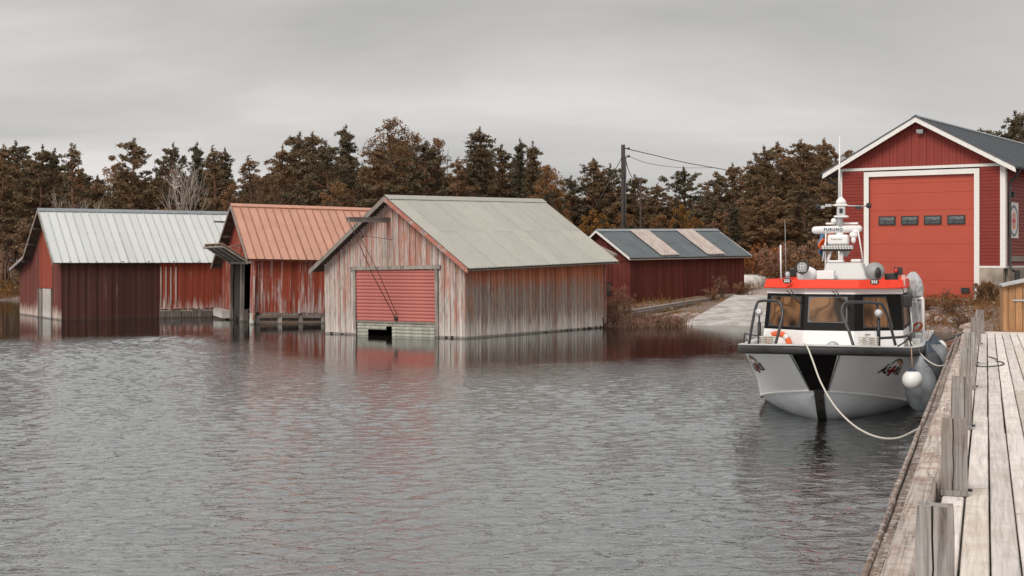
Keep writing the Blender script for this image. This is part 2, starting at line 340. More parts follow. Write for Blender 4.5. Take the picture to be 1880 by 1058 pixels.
M['grey_metal'] = plain('grey_metal', (.36, .36, .36), .4, metal=.6)
M['galv'] = plain('galvanised_metal', (.45, .46, .47), .5, metal=.3)
M['wire'] = plain('cable_black', (.03, .03, .03), .7)
M['pole_wood'] = plain('tarred_pole_wood', (.05, .04, .036), .9, var=.35, scale=9)

# ================================================================== ground, water
shore = [(-400, 112), (-60, 97), (-36, 95), (-31, 90), (-24, 78), (-14, 72), (-5, 63), (2.2, 57.4), (4, 55.9), (6.4, 56.4), (9, 55.6), (12, 54.2), (14.9, 52), (16.9, 50.6), (15.6, 46), (13.4, 40), (11.6, 35.2), (11.2, 32.6), (15, 31), (40, 28), (400, 10), (400, 900), (-400, 900)]
SP = np.array(shore, float)
def shore_dist(X, Y):
    P = np.stack([X.ravel(), Y.ravel()], 1); best = np.full(len(P), 1e9); inside = np.zeros(len(P), bool)
    n = len(SP)
    for i in range(n):
        a = SP[i]; b = SP[(i + 1) % n]; ab = b - a
        t = np.clip(((P - a) @ ab) / (ab @ ab), 0, 1); dd = np.hypot(*(P - (a + t[:, None] * ab)).T); best = np.minimum(best, dd)
        c = ((a[1] > P[:, 1]) != (b[1] > P[:, 1])) & (P[:, 0] < (b[0] - a[0]) * (P[:, 1] - a[1]) / (b[1] - a[1] + 1e-12) + a[0])
        inside ^= c
    return np.where(inside, best, -best).reshape(X.shape)
def ss(a, b, x): t = np.clip((x - a) / (b - a), 0, 1); return t * t * (3 - 2 * t)
RA = np.array([6.4, 56.0]); RB = np.array([13.2, 54.0]); RC = np.array([16.8, 64.4]); RD = np.array([10.4, 66.6])   # boat ramp corners
def ground_h(X, Y):
    X = np.asarray(X, float); Y = np.asarray(Y, float)
    s = shore_dist(X, Y); k = .075 + .27 * ss(11.5, 14.5, X) * (1 - ss(52, 60, Y) * .5) + .06 * ss(-12, -30, -(-X))
    k = np.where(X < -8, .14, k)
    cap = np.where(X > 12, 1.02, .98)
    h = np.where(s > 0, np.minimum(s * k, cap) + np.clip(s - 14, 0, 80) * .012, np.maximum(s * .25, -2.0))
    h = h + np.where(s > 0, 1, .3) * (.05 * np.sin(X * 1.9 + Y * .7) * np.cos(Y * 1.3 - X * .6) + .03 * np.sin(X * 4.1 - Y * 3.3)) * ss(.2, 3, np.abs(s) + .4)
    # trough under the ramp
    u = (RB - RA) / np.linalg.norm(RB - RA); v = np.array([-u[1], u[0]]); a = (X - RA[0]) * u[0] + (Y - RA[1]) * u[1]; b = (X - RA[0]) * v[0] + (Y - RA[1]) * v[1]
    m = (a > -.2) & (a < 7.4) & (b > -1) & (b < 11.2)
    rampz = -.08 + .098 * b
    return np.where(m, np.minimum(h, rampz - .12), h)
gx = np.concatenate([np.linspace(-400, -62, 22), np.arange(-60, 42, .8), np.linspace(44, 400, 20)])
gy = np.concatenate([np.linspace(-60, 24, 12), np.arange(26, 112, .7), np.linspace(114, 900, 30)])
GX, GY = np.meshgrid(gx, gy); GZ = ground_h(GX, GY)
nx, ny = len(gx), len(gy); idx = np.arange(nx * ny).reshape(ny, nx)
Fq = np.stack([idx[:-1, :-1], idx[:-1, 1:], idx[1:, 1:], idx[1:, :-1]], -1).reshape(-1, 4)
m, nt, b = newmat('shore_ground')
g = NN(nt, 'ShaderNodeNewGeometry')
na = NN(nt, 'ShaderNodeTexNoise', i_Scale=.45, i_Detail=6.0, i_Roughness=.65); LK(nt, g.outputs['Position'], na.inputs[0])
nb = NN(nt, 'ShaderNodeTexNoise', i_Scale=9.0, i_Detail=8.0, i_Roughness=.75); LK(nt, g.outputs['Position'], nb.inputs[0])
vo = NN(nt, 'ShaderNodeTexVoronoi', i_Scale=7.0); LK(nt, g.outputs['Position'], vo.inputs[0])
c1 = ramp(nt, nb.outputs[0], [(.3, (.07, .045, .035)), (.5, (.19, .13, .105)), (.7, (.36, .28, .24))])
c2 = ramp(nt, nb.outputs[0], [(.3, (.06, .04, .015)), (.6, (.20, .10, .035)), (.75, (.30, .17, .06))])
cc = mix_(nt, ramp(nt, na.outputs[0], [(.48, 0.0), (.6, 1.0)]), c1, c2)
cc = mix_(nt, math_(nt, 'MULTIPLY', ramp(nt, vo.outputs['Distance'], [(.0, 1.0), (.35, 0.0)]), .3), cc, (.42, .33, .29))
LK(nt, cc, b.inputs['Base Color']); b.inputs['Roughness'].default_value = .95
bp = NN(nt, 'ShaderNodeBump', i_Strength=.8, i_Distance=.06); LK(nt, nb.outputs[0], bp.inputs['Height']); LK(nt, bp.outputs[0], b.inputs['Normal'])
M['ground'] = m
o = obj('ground', np_mesh('ground', np.stack([GX, GY, GZ], -1).reshape(-1, 3), Fq, True), M['ground']); tag(o, kind='structure')

# water: two scales of wind ripple, weaker in the lee of the boathouses
m, nt, b = newmat('harbour_water')
g = NN(nt, 'ShaderNodeNewGeometry'); sp = NN(nt, 'ShaderNodeSeparateXYZ'); LK(nt, g.outputs['Position'], sp.inputs[0])
fc = NN(nt, 'ShaderNodeFloatCurve'); mrx = NN(nt, 'ShaderNodeMapRange'); mrx.inputs[1].default_value = -40; mrx.inputs[2].default_value = 20; LK(nt, sp.outputs[0], mrx.inputs[0])
cv = fc.mapping.curves[0]     # lee line: y (m)/100 over x from -40 to 20
pts = [(0, .475), (.33, .478), (.50, .50), (.535, .475), (.58, .385), (.70, .36), (.76, .375), (.80, .42), (.86, .47), (1, .5)]
while len(cv.points) < len(pts): cv.points.new(.5, .5)
for p_, q in zip(cv.points, pts): p_.location = q
fc.mapping.update(); LK(nt, mrx.outputs[0], fc.inputs['Value'])
nw = NN(nt, 'ShaderNodeTexNoise', i_Scale=.22, i_Detail=4.0, i_Roughness=.6); LK(nt, g.outputs['Position'], nw.inputs[0])
line = math_(nt, 'ADD', math_(nt, 'MULTIPLY', fc.outputs[0], 100), math_(nt, 'MULTIPLY', math_(nt, 'SUBTRACT', nw.outputs[0], .5), 9))
dd = math_(nt, 'SUBTRACT', line, sp.outputs[1])                      # >0 : out in the wind
open_ = NN(nt, 'ShaderNodeMapRange', interpolation_type='SMOOTHSTEP'); open_.inputs[1].default_value = -2.5; open_.inputs[2].default_value = 7; LK(nt, dd, open_.inputs[0])
mp = NN(nt, 'ShaderNodeMapping'); mp.inputs['Scale'].default_value = (.55, 1, 1); mp.inputs['Rotation'].default_value = (0, 0, R(6)); LK(nt, g.outputs['Position'], mp.inputs[0])
wa = NN(nt, 'ShaderNodeTexNoise', i_Scale=8.0, i_Detail=3.0, i_Roughness=.6, i_Distortion=.6); LK(nt, mp.outputs[0], wa.inputs[0])
stg = math_(nt, 'ADD', math_(nt, 'MULTIPLY', open_.outputs[0], .80), .06)
bp = NN(nt, 'ShaderNodeBump', i_Distance=.024); LK(nt, stg, bp.inputs['Strength']); LK(nt, wa.outputs[0], bp.inputs['Height']); LK(nt, bp.outputs[0], b.inputs['Normal'])
nt.nodes.remove(b); fr = NN(nt, 'ShaderNodeFresnel', i_IOR=1.42); LK(nt, bp.outputs[0], fr.inputs['Normal'])
ffac = math_(nt, 'MINIMUM', math_(nt, 'ADD', math_(nt, 'MULTIPLY', fr.outputs[0], 1.75), .06, True), .72)
gl = NN(nt, 'ShaderNodeBsdfAnisotropic'); gl.inputs['Roughness'].default_value = .02; gl.inputs['Color'].default_value = (.94, .97, .98, 1); LK(nt, bp.outputs[0], gl.inputs['Normal'])
df = NN(nt, 'ShaderNodeBsdfDiffuse'); df.inputs['Color'].default_value = (.018, .014, .011, 1)
mxw = NN(nt, 'ShaderNodeMixShader'); LK(nt, ffac, mxw.inputs[0]); LK(nt, df.outputs[0], mxw.inputs[1]); LK(nt, gl.outputs[0], mxw.inputs[2]); LK(nt, mxw.outputs[0], nt.nodes['Material Output'].inputs[0])
M['water'] = m
# wind waves as real relief over the part of the harbour in front of the pier; calm in the lee of the boathouses
wx0, wx1, wy0, wy1, ws = -23.0, 12.5, 11.5, 52.5, .07
wxs = np.arange(wx0, wx1, ws); wys = np.arange(wy0, wy1, ws * .9); WX, WY = np.meshgrid(wxs, wys)
rgw = np.random.default_rng(12)
lee = np.interp(WX, [-40, -20, -10, -7.8, -5, 2, 6, 8, 12], [46.5, 46.8, 49, 44, 39, 37, 39, 42, 47]) + 1.6 * np.sin(WX * .55 + 1) + 1.0 * np.sin(WX * 1.27 + WY * .2)
wid = np.interp(WX, [-12, -7], [3.0, 15.0]); am = .045 + .955 * np.clip((lee - WY) / wid, 0, 1) ** 1.3
pat = sum(np.sin(WX * a_ + WY * b_ + c_) for a_, b_, c_ in ((.31, .52, 0), (.11, .83, 2), (-.27, .37, 4), (.62, 1.1, 1))) / 4
am *= .86 + .42 * pat
edge = np.clip((WX - wx0) / 2, 0, 1) * np.clip((wx1 - WX) / 2, 0, 1) * np.clip((WY - wy0) / .6, 0, 1) * np.clip((wy1 - WY) / 2, 0, 1); am *= edge
WZ = np.zeros_like(WX); ncomp = 90
for k in range(ncomp):
    lam = .23 * (.56 / .23) ** rgw.random(); kk = 2 * math.pi / lam; th = math.pi / 2 + rgw.normal(0, .85) + .15
    A = .105 * math.sqrt(2 / ncomp) / kk
    WZ += A * np.sin(kk * (WX * math.cos(th) + WY * math.sin(th)) + rgw.random() * 6.28 + .8 * np.sin(WX * .35 + WY * .22 + k))
WZ = (WZ + 2.2 * np.abs(WZ) * np.clip(WZ, -.03, .03) / .03 * .15) * am
nwx, nwy = len(wxs), len(wys); iw = np.arange(nwx * nwy).reshape(nwy, nwx)
Fw = np.stack([iw[:-1, :-1], iw[:-1, 1:], iw[1:, 1:], iw[1:, :-1]], -1).reshape(-1, 4)
# outer flat water round the relief, sharing its border height
X0, X1, Y0w, Y1w = wxs[0], wxs[-1], wys[0], wys[-1]; base_n = nwx * nwy
ov = [(-900, -200), (X0, -200), (X1, -200), (900, -200), (-900, Y0w), (X0, Y0w), (X1, Y0w), (900, Y0w), (-900, Y1w), (X0, Y1w), (X1, Y1w), (900, Y1w), (-900, 300), (X0, 300), (X1, 300), (900, 300)]
Fo = [[base_n + j * 4 + i, base_n + j * 4 + i + 1, base_n + (j + 1) * 4 + i + 1, base_n + (j + 1) * 4 + i] for j in range(3) for i in range(3) if not (i == 1 and j == 1)]
Vw = np.concatenate([np.stack([WX, WY, WZ], -1).reshape(-1, 3), np.array([(x, y, 0) for x, y in ov])])
o = obj('water', np_mesh('water', Vw, np.concatenate([Fw, np.array(Fo)]), True), M['water']); tag(o, kind='structure')
# concrete boat ramp
m, nt, b = newmat('ramp_concrete')
g = NN(nt, 'ShaderNodeNewGeometry'); mp = NN(nt, 'ShaderNodeMapping'); mp.inputs['Rotation'].default_value = (0, 0, R(18)); mp.inputs['Scale'].default_value = (.35, 1.2, 1); LK(nt, g.outputs['Position'], mp.inputs[0])
na = NN(nt, 'ShaderNodeTexNoise', i_Scale=1.8, i_Detail=7.0, i_Roughness=.62); LK(nt, mp.outputs[0], na.inputs[0])
cc = ramp(nt, na.outputs[0], [(.3, (.24, .21, .185)), (.45, (.36, .325, .30)), (.58, (.48, .455, .43)), (.7, (.56, .53, .51))])
LK(nt, cc, b.inputs['Base Color']); b.inputs['Roughness'].default_value = .85
M['ramp'] = m
mp.inputs['Scale'].default_value = (.9, 1.0, 1); mp.inputs['Rotation'].default_value = (0, 0, R(-40))
def P3(p, z): return Vector((p[0], p[1], z))
mb = MB(); n_ = 8
for i in range(n_):
    t0, t1 = i / n_ + .001, (i + 1) / n_ - .001
    q = [RA + (RD - RA) * t0, RB + (RC - RB) * t0, RB + (RC - RB) * t1, RA + (RD - RA) * t1]
    zz = [-.12 + 1.10 * t0, -.12 + 1.10 * t0, -.12 + 1.10 * t1, -.12 + 1.10 * t1]
    mb.poly([P3(p, z) for p, z in zip(q, zz)], .25, (0, 0, 1))
tag(mb.build('boat_ramp', M['ramp']), kind='structure')
# gravel track above the ramp
M['gravel'] = plain('pink_gravel', (.34, .25, .22), .95, var=.35, scale=14, bump=.03)
trk = [(10.6, 66.8), (17.2, 64.2), (18.5, 72), (17, 84), (12.5, 84), (13, 74)]
mb = MB(); cxy = np.mean(trk, 0)
ring = []
for i in range(len(trk)):
    a = np.array(trk[i]); c_ = np.array(trk[(i + 1) % len(trk)])
    for k in range(6): ring.append(a + (c_ - a) * k / 6)
vs = [(cxy[0], cxy[1], float(ground_h(cxy[0], cxy[1])) + .06)]
rings = 8
for r_ in range(1, rings + 1):
    for p in ring:
        q = cxy + (p - cxy) * r_ / rings; vs.append((q[0], q[1], float(ground_h(np.array([q[0]]), np.array([q[1]]))[0]) + .05))
nr = len(ring); fs = [(0, 1 + k, 1 + (k + 1) % nr) for k in range(nr)]
for r_ in range(rings - 1):
    for k in range(nr): fs.append((1 + r_ * nr + k, 1 + (r_ + 1) * nr + k, 1 + (r_ + 1) * nr + (k + 1) % nr, 1 + r_ * nr + (k + 1) % nr))
tag(mb.add(vs, fs, True).build('gravel_path', M['gravel']), kind='structure')

# ================================================================== houses
UNIT = MB().add([(-.5, -.5, 0), (.5, -.5, 0), (.5, .5, 0), (-.5, .5, 0), (-.5, -.5, 1), (.5, -.5, 1), (.5, .5, 1), (-.5, .5, 1)],
                [(3, 2, 1, 0), (4, 5, 6, 7), (0, 1, 5, 4), (1, 2, 6, 5), (2, 3, 7, 6), (3, 0, 4, 7)]).mesh('board')
UNITS = {}
def unit(mat):
    if mat.name not in UNITS:
        me = UNIT.copy(); me.name = 'board_' + mat.name; me.materials.clear(); me.materials.append(mat); UNITS[mat.name] = me
    return UNITS[mat.name]
def piece(name, root, mat, c, size, rot=(0, 0, 0)):
    """box piece: c = centre of its foot, size (x,y,z)"""
    return obj(name, unit(mat), None, root, loc=c, rot=rot, scale=size)
def prof_z(prof, x):
    for (xa, za), (xb, zb) in zip(prof, prof[1:]):
        if xa <= x <= xb: return za + (zb - za) * (x - xa) / (xb - xa)
    return prof[0][1] if x < prof[0][0] else prof[-1][1]
def boards(root, wall, Wd, L, prof, a0, a1, z0, mat, bw=.12, th=.022, z1=None, jag=.03, gap=.008, name='board', out=0.0):
    n = max(1, round((a1 - a0) / bw)); bw = (a1 - a0) / n; res = []
    for i in range(n):
        a = a0 + (i + .5) * bw; zz0 = z0(a) if callable(z0) else z0
        if zz0 is None: continue
        zz0 += random.uniform(-jag, jag)
        if wall in ('front', 'back'): top = (min(prof_z(prof, a - bw / 2), prof_z(prof, a + bw / 2)) - .06) if z1 is None else (z1(a) if callable(z1) else z1)
        else: top = (prof_z(prof, Wd if wall == 'side' else 0) - .08) if z1 is None else (z1(a) if callable(z1) else z1)
        t = th + (i % 2) * .012 + random.uniform(0, .004); o_ = t / 2 + out
        tilt = random.uniform(-.004, .004)
        if wall == 'front': c = (a, -o_, zz0); s = (bw - gap, t, top - zz0); r = (0, tilt, 0)
        elif wall == 'back': c = (a, L + o_, zz0); s = (bw - gap, t, top - zz0); r = (0, tilt, 0)
        elif wall == 'side': c = (Wd + o_, a, zz0); s = (t, bw - gap, top - zz0); r = (tilt, 0, 0)
        else: c = (-o_, a, zz0); s = (t, bw - gap, top - zz0); r = (tilt, 0, 0)
        mm = mat(a) if callable(mat) else mat
        res.append(piece(name, root, mm, c, s, r))
    return res
def core(root, Wd, L, prof, z0=-.6, inset=.03, opening=None, mat='under', name='inner_wall'):
    """closed shell just behind the boards, with one opening (x0,x1,z1) in the front"""
    mb = MB(); e = inset; t = .06
    P_ = [(max(min(x, Wd - e), e)) for x, _ in prof]
    xs = sorted(set([e, Wd - e] + [x for x, _ in prof if e < x < Wd - e] + ([opening[0], opening[1]] if opening else [])))
    for y in (e, L - e):
        for xa, xb in zip(xs, xs[1:]):
            lo = z0
            if opening and y == e and xa >= opening[0] - 1e-6 and xb <= opening[1] + 1e-6: lo = opening[2]
            mb.poly([(xa, y, lo), (xb, y, lo), (xb, y, prof_z(prof, xb) - .07), (xa, y, prof_z(prof, xa) - .07)], t, (0, -1 if y == e else 1, 0))
    for x, nn in ((e, -1), (Wd - e, 1)):
        z1 = prof_z(prof, x) - .09
        mb.poly([(x, e + t, z0), (x, L - e - t, z0), (x, L - e - t, z1), (x, e + t, z1)], t, (nn, 0, 0))
    return mb.build(name, M[mat], root)
SEAM = {}
def roof(root, prof, L, of, kind, mat, pw=.36, rows=1, deck_mat='under', over=.0, th=.05, ridge=None, colmat=None, n_wave=8, amp=.018, seam_mat=None):
    """panels on every slope of the profile"""
    mbu = MB(); ri = max(range(len(prof)), key=lambda i: prof[i][1])
    for i, ((xa, za), (xb, zb)) in enumerate(zip(prof, prof[1:])):
        right = i >= ri
        A, B = ((xa, za), (xb, zb)) if right else ((xb, zb), (xa, za))        # A upper, B lower
        v = Vector((B[0] - A[0], 0, B[1] - A[1])); sl = v.length; v.normalize()
        u = Vector((0, 1 if right else -1, 0)); n = v.cross(u)
        tot = L + 2 * of
        # sheathing under the sheets
        a = Vector((A[0], -of + .02, A[1])) - n * .012; bq = Vector((B[0], -of + .02, B[1])) - n * .012
        ed = Vector((0, tot - .04, 0))
        pts = [a, a + ed, bq + ed, bq]
        if not right: pts = pts[::-1]
        mbu.poly(pts, th, n)
        np_ = max(1, round(tot / pw)); w_ = tot / np_
        rl = sl / rows
        for r_ in range(rows):
            key = (kind, round(w_, 3), round(rl, 3), n_wave, amp)
            for k in range(np_):
                mm = colmat(k, np_, r_) if colmat else mat
                kk = key + (mm.name,)
                if kk not in SEAM:
                    q = MB()
                    ln = rl + (.06 if rows > 1 else .03)
                    if kind == 'seam':
                        q.box((ln / 2, w_ / 2, .004), (ln, w_ - .002, .008)); q.box((ln / 2, .016, .022), (ln, .022, .034))
                    elif kind == 'wave':
                        seg = n_wave * 6; vs = []; nl = 3
                        for a_ in range(seg + 1):
                            h = amp * math.sin(2 * math.pi * n_wave * a_ / seg) + amp
                            for l_ in range(nl): vs.append((ln * l_ / (nl - 1), w_ * a_ / seg, h + .004))
                        fs = [(a_ * nl + l_, a_ * nl + l_ + 1, (a_ + 1) * nl + l_ + 1, (a_ + 1) * nl + l_) for a_ in range(seg) for l_ in range(nl - 1)]
                        q.add([(ln, w_ * a_ / seg, h_) for a_ in range(seg + 1) for h_ in (amp * math.sin(2 * math.pi * n_wave * a_ / seg) + amp + .004, amp * math.sin(2 * math.pi * n_wave * a_ / seg) + amp - .002)], [(2 * a_ + 2, 2 * a_, 2 * a_ + 1, 2 * a_ + 3) for a_ in range(seg)])
                        q.add(vs, fs, True)
                    me = q.mesh('roof_sheet'); me.materials.append(mm)
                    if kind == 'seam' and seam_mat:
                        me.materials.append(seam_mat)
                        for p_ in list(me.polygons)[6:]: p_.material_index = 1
                    me.update(); SEAM[kk] = me
                y0 = (-of + k * w_) if right else (L + of - k * w_)
                lift = .004 + (.004 if (r_ + k) % 2 else 0) + random.uniform(0, .002)
                org = Vector((A[0], y0, A[1])) + v * (r_ * rl - (.03 if r_ else 0)) + n * (lift + (rows - 1 - r_) * .005)
                Mx = Matrix((v, u, n)).transposed().to_4x4(); Mx.translation = org
                Mx = Mx @ Matrix.Rotation(random.uniform(-.002, .002), 4, 'Z')
                obj('roof_sheet', SEAM[kk], None, root, mw=Mx)
    mbu.build('roof_sheathing', M[deck_mat], root)
    if ridge:
        rx, rz = prof[ri]; q = MB()
        sA = Vector((prof[ri + 1][0] - rx, 0, prof[ri + 1][1] - rz)).normalized(); sB = Vector((prof[ri - 1][0] - rx, 0, prof[ri - 1][1] - rz)).normalized()
        for s_ in (sA, sB):
            a = Vector((rx, -of - .02, rz + .085)); e_ = Vector((0, L + 2 * of + .04, 0)); b_ = a + s_ * .2
            q.add([a, a + e_, b_ + e_, b_, a - Vector((0, 0, .012)), a + e_ - Vector((0, 0, .012)), b_ + e_ - Vector((0, 0, .03)), b_ - Vector((0, 0, .03))], [(0, 1, 2, 3), (7, 6, 5, 4), (3, 2, 6, 7), (0, 3, 7, 4), (1, 5, 6, 2)])
        q.build('ridge_cap', ridge, root)
def barge(root, prof, y, mat, h=.16, t=.03, dz=.02, name='bargeboard'):
    for (xa, za), (xb, zb) in zip(prof, prof[1:]):
        q = MB(); q.poly([(xa, y, za + dz), (xb, y, zb + dz), (xb, y, zb + dz - h), (xa, y, za + dz - h)], t, (0, -1, 0)); q.build(name, mat, root)

# ---------- grey-roofed worn boathouse (the third from the left)
def place(N, Xang, Wd):
    X = Vector((math.cos(R(Xang)), math.sin(R(Xang)), 0)); o = Vector((N[0], N[1], 0)) - X * Wd; return o
W3, L3 = 6.05, 9.4
o3 = place((-1.53, 47.15), -33, W3)
b3 = empty('boathouse', o3, (R(1.3), 0, R(-33)), label='weathered boathouse with peeling red boards, grey corrugated roof and pink roller shutter door', cat='boathouse')
p3 = [(-.39, 2.24), (W3 / 2, 4.76), (W3 + .39, 2.33)]
D3 = (1.42, 4.89, 2.28)
core(b3, W3, L3, p3, opening=D3, inset=.02)
boards(b3, 'front', W3, L3, p3, 0, W3, lambda a: D3[2] if D3[0] < a < D3[1] else -.05 + .12 * (random.random() < .15), M['b3_front'], .118, jag=.05)
boards(b3, 'side', W3, L3, p3, 0, L3, lambda a: -.15 if a < 9.2 else .2, M['b3_side'], .112, jag=.06)
boards(b3, 'left', W3, L3, p3, 0, L3, -.1, M['b3_side'], .3)
boards(b3, 'back', W3, L3, p3, 0, W3, -.1, M['b3_side'], .3)
roof(b3, p3, L3, .40, 'wave', M['roof_grey'], pw=.85, rows=2, n_wave=6, amp=.024)
q = MB()
for sgn in (-1, 1):
    a = Vector((W3 / 2, -.42, 4.84)); bq = a + Vector((sgn * .22, 0, -.15)); e_ = Vector((0, L3 + .84, 0))
    q.add([a, a + e_, bq + e_, bq], [(0, 1, 2, 3)] if sgn > 0 else [(3, 2, 1, 0)])
q.build('ridge_cap', M['roof_grey'], b3)
barge(b3, p3[:2], -.43, M['grey_wood'], .17); barge(b3, p3[1:], -.43, M['fascia_red'], .17)
barge(b3, p3, L3 + .44, M['fascia_red'], .17)
piece('eaves_batten', b3, M['grey_wood'], (W3 + .34, L3 / 2, 2.25), (.04, L3 + .78, .07))
for k in range(9): piece('rafter_end', b3, M['under'], (W3 + .2, .4 + k * 1.08, 2.30), (.32, .07, .09))
# door: frame, roll shutter of horizontal corrugations, grey skirt with a hole
piece('door_jamb', b3, M['grey_wood'], (D3[0] - .03, -.065, -.1), (.11, .05, D3[2] + .12))
piece('door_jamb', b3, M['grey_wood'], (D3[1] + .03, -.065, -.1), (.11, .05, D3[2] + .12))
piece('door_lintel', b3, M['grey_wood'], ((D3[0] + D3[1]) / 2, -.08, D3[2] + .005), (D3[1] - D3[0] + .42, .07, .12), (0, R(-1.0), 0))
nsl = 15; slh = (D3[2] - .50) / nsl
ql = MB(); wd = D3[1] - D3[0] - .08
arc = [(0, 0), (-.02, slh * .2), (-.028, slh * .45), (-.022, slh * .75), (-.004, slh * .93), (0, slh)]
vs = []; fs = []
for k, (yy, zz) in enumerate(arc): vs += [(-wd / 2, yy, zz), (wd / 2, yy, zz)]
for k in range(len(arc) - 1): fs.append((2 * k, 2 * k + 1, 2 * k + 3, 2 * k + 2))
ql.add(vs, fs, True); me_sl = ql.mesh('shutter_slat'); me_sl.materials.append(M['door_red'])
for k in range(nsl): obj('shutter_slat', me_sl, None, b3, loc=((D3[0] + D3[1]) / 2, -.03 + random.uniform(-.003, .003), .50 + k * slh), rot=(0, R(random.uniform(-.1, .1)), 0))
piece('shutter_backing', b3, M['under'], ((D3[0] + D3[1]) / 2, -.005, .5), (wd, .03, D3[2] - .5))
piece('bottom_rail', b3, M['grey_wood'], ((D3[0] + D3[1]) / 2, -.05, .44), (wd, .05, .07))
me_sk = me_sl.copy(); me_sk.name = 'skirt_slat'; me_sk.materials.clear(); me_sk.materials.append(M['door_grey'])
for k in range(5):
    for xa, xb in (((D3[0] + .06, D3[1] - .06),) if k < 1 else ((D3[0] + .06, 1.95 if k > 1 else 2.75), (3.0, D3[1] - .08 - .25 * (k > 3)))):
        obj('skirt_slat', me_sk, None, b3, loc=((xa + xb) / 2, -.025, .44 - (k + 1) * slh), scale=((xb - xa) / wd, 1, 1))
# projecting hoist beam and its lines
hb = [(1.95, 4.07), ]
q = MB(); q.beam((2.9, .1, 3.96), (2.9, -2.2, 3.98), .14, .13); q.beam((2.9, -2.25, 4.065), (2.9, .1, 4.05), .2, .03); ho = q.build('hoist_beam', M['grey_wood'], b3)
q = MB(); hk = Vector((3.22, -.12, .62)); top_ = Vector((2.9, -2.1, 3.9))
q.tube([top_, top_.lerp(hk, .5) + Vector((0, -.03, -.12)), hk], .014, 5); q.tube([top_ + Vector((.03, .12, 0)), top_.lerp(hk, .55) + Vector((.12, 0, .12)), hk + Vector((.06, 0, .12))], .012, 5); q.tube([top_ + Vector((0, .3, 0)), (2.5, -.9, 3.45), (3.3, -.3, 3.3)], .008, 5)
q.build('hoist_rope', M['wire'], b3)
MB().ball(hk, (.07, .05, .09), 10, 6).build('pulley_block', M['black'], b3)
MB().ball((2.5, -.95, 3.43), .05, 8, 5).build('pulley_block', M['black'], b3)
piece('corner_board', b3, M['fascia_red'], (W3 + .05, L3 - .05, .0), (.06, .12, 2.4))

# ---------- salmon-roofed boathouse (second)
W2, L2 = 6.85, 8.5
o2 = place((-10.43, 57.7), -67.3, W2)
b2 = empty('boathouse', o2, (R(-1.0), 0, R(-67.3)), label='red boathouse with salmon metal roof, open dark doorway and propped-up hatch over it', cat='boathouse')
p2 = [(-.35, 2.30), (3.75, 4.93), (W2 + .35, 2.66)]
D2 = (2.1, 6.05, 2.5)
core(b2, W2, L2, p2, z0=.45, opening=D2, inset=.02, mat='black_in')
boards(b2, 'front', W2, L2, p2, 0, W2, lambda a: D2[2] if D2[0] < a < D2[1] else .42, M['b2_red'], .14)
boards(b2, 'side', W2, L2, p2, 0, L2, .48, M['b2_red'], .145)
boards(b2, 'left', W2, L2, p2, 0, L2, .4, M['b2_red'], .3)
roof(b2, p2, L2, .43, 'seam', M['roof_orange'], pw=.345, seam_mat=M['seam_shade_orange'], ridge=M['ridge_orange'])
barge(b2, p2, -.46, M['grey_wood'], .15)
piece('eaves_batten', b2, M['b2_red'], (W2 + .30, L2 / 2, 2.58), (.04, L2 + .8, .06))
for k in range(8): piece('rafter_end', b2, M['under'], (W2 + .18, .2 + k * 1.1, 2.60), (.3, .07, .09))
for xx, zz in ((.8, 2.9), (2.2, 3.7), (5.4, 3.75), (6.4, 3.05)): piece('purlin_end', b2, M['under'], (xx, -.2, zz - .12), (.09, .45, .09))
piece('tie_beam', b2, M['dark_wood'], (1.3, -.35, 4.25), (.09, .7, .07), (0, 0, R(20)))
# piles and beams under the floor
for k in range(7): piece('pile', b2, M['grey_wood'], (W2 - .05 - .03 * (k % 2), .1 + k * .92, -.6), (.14, .15, 1.12), (R(random.uniform(-3, 3)), 0, 0))
for k in range(4): piece('pile', b2, M['dark_wood'], (.3 + k * 1.9, .2, -.6), (.16, .16, 1.08))
piece('sill_beam', b2, M['dark_wood'], (W2 - .06, L2 / 2, .36), (.16, L2, .14)); piece('sill_beam', b2, M['dark_wood'], (W2 - .6, L2 / 2, .12), (.12, L2, .12))
piece('floor_deck', b2, M['dark_wood'], (W2 / 2, L2 / 2 + .6, .38), (W2 - .3, L2 - 1.3, .08))
# near corner: wide old board standing in the water
piece('corner_board', b2, M['b2_red'], (W2 + .09, -.10, .2), (.26, .06, 1.75)); piece('corner_board', b2, M['b2_red'], (W2 + .05, -.06, 1.9), (.14, .1, .75))
piece('corner_pile', b2, M['pale_wood'], (W2 - .05, -.13, -.5), (.28, .1, .95))
piece('corner_pile', b2, M['pale_wood'], (1.05, -.15, .10), (1.9, .5, .32), (0, R(2), 0))
# left jamb, open leaf, dark posts
M['leaf_black'] = plain('near_black_boards', (.045, .034, .028), .9, var=.5, scale=7)  # near-black leaf boards that make the doorway darker
for k in range(11): piece('leaf_board', b2, M['leaf_black'], (2.22 + k * .15, .10 + k * .012, .12 + random.uniform(0, .08)), (.14, .03, 2.3))
piece('door_post', b2, M['dark_wood'], (2.2, -.02, -.3), (.12, .1, 2.8)); piece('door_post', b2, M['grey_wood'], (4.0, .06, -.4), (.16, .14, 2.9))
piece('door_lintel', b2, M['grey_wood'], (4.1, -.06, 2.46), (4.2, .08, .1))
piece('threshold_beam', b2, M['grey_wood'], (4.6, .5, .35), (3.2, .12, .1))
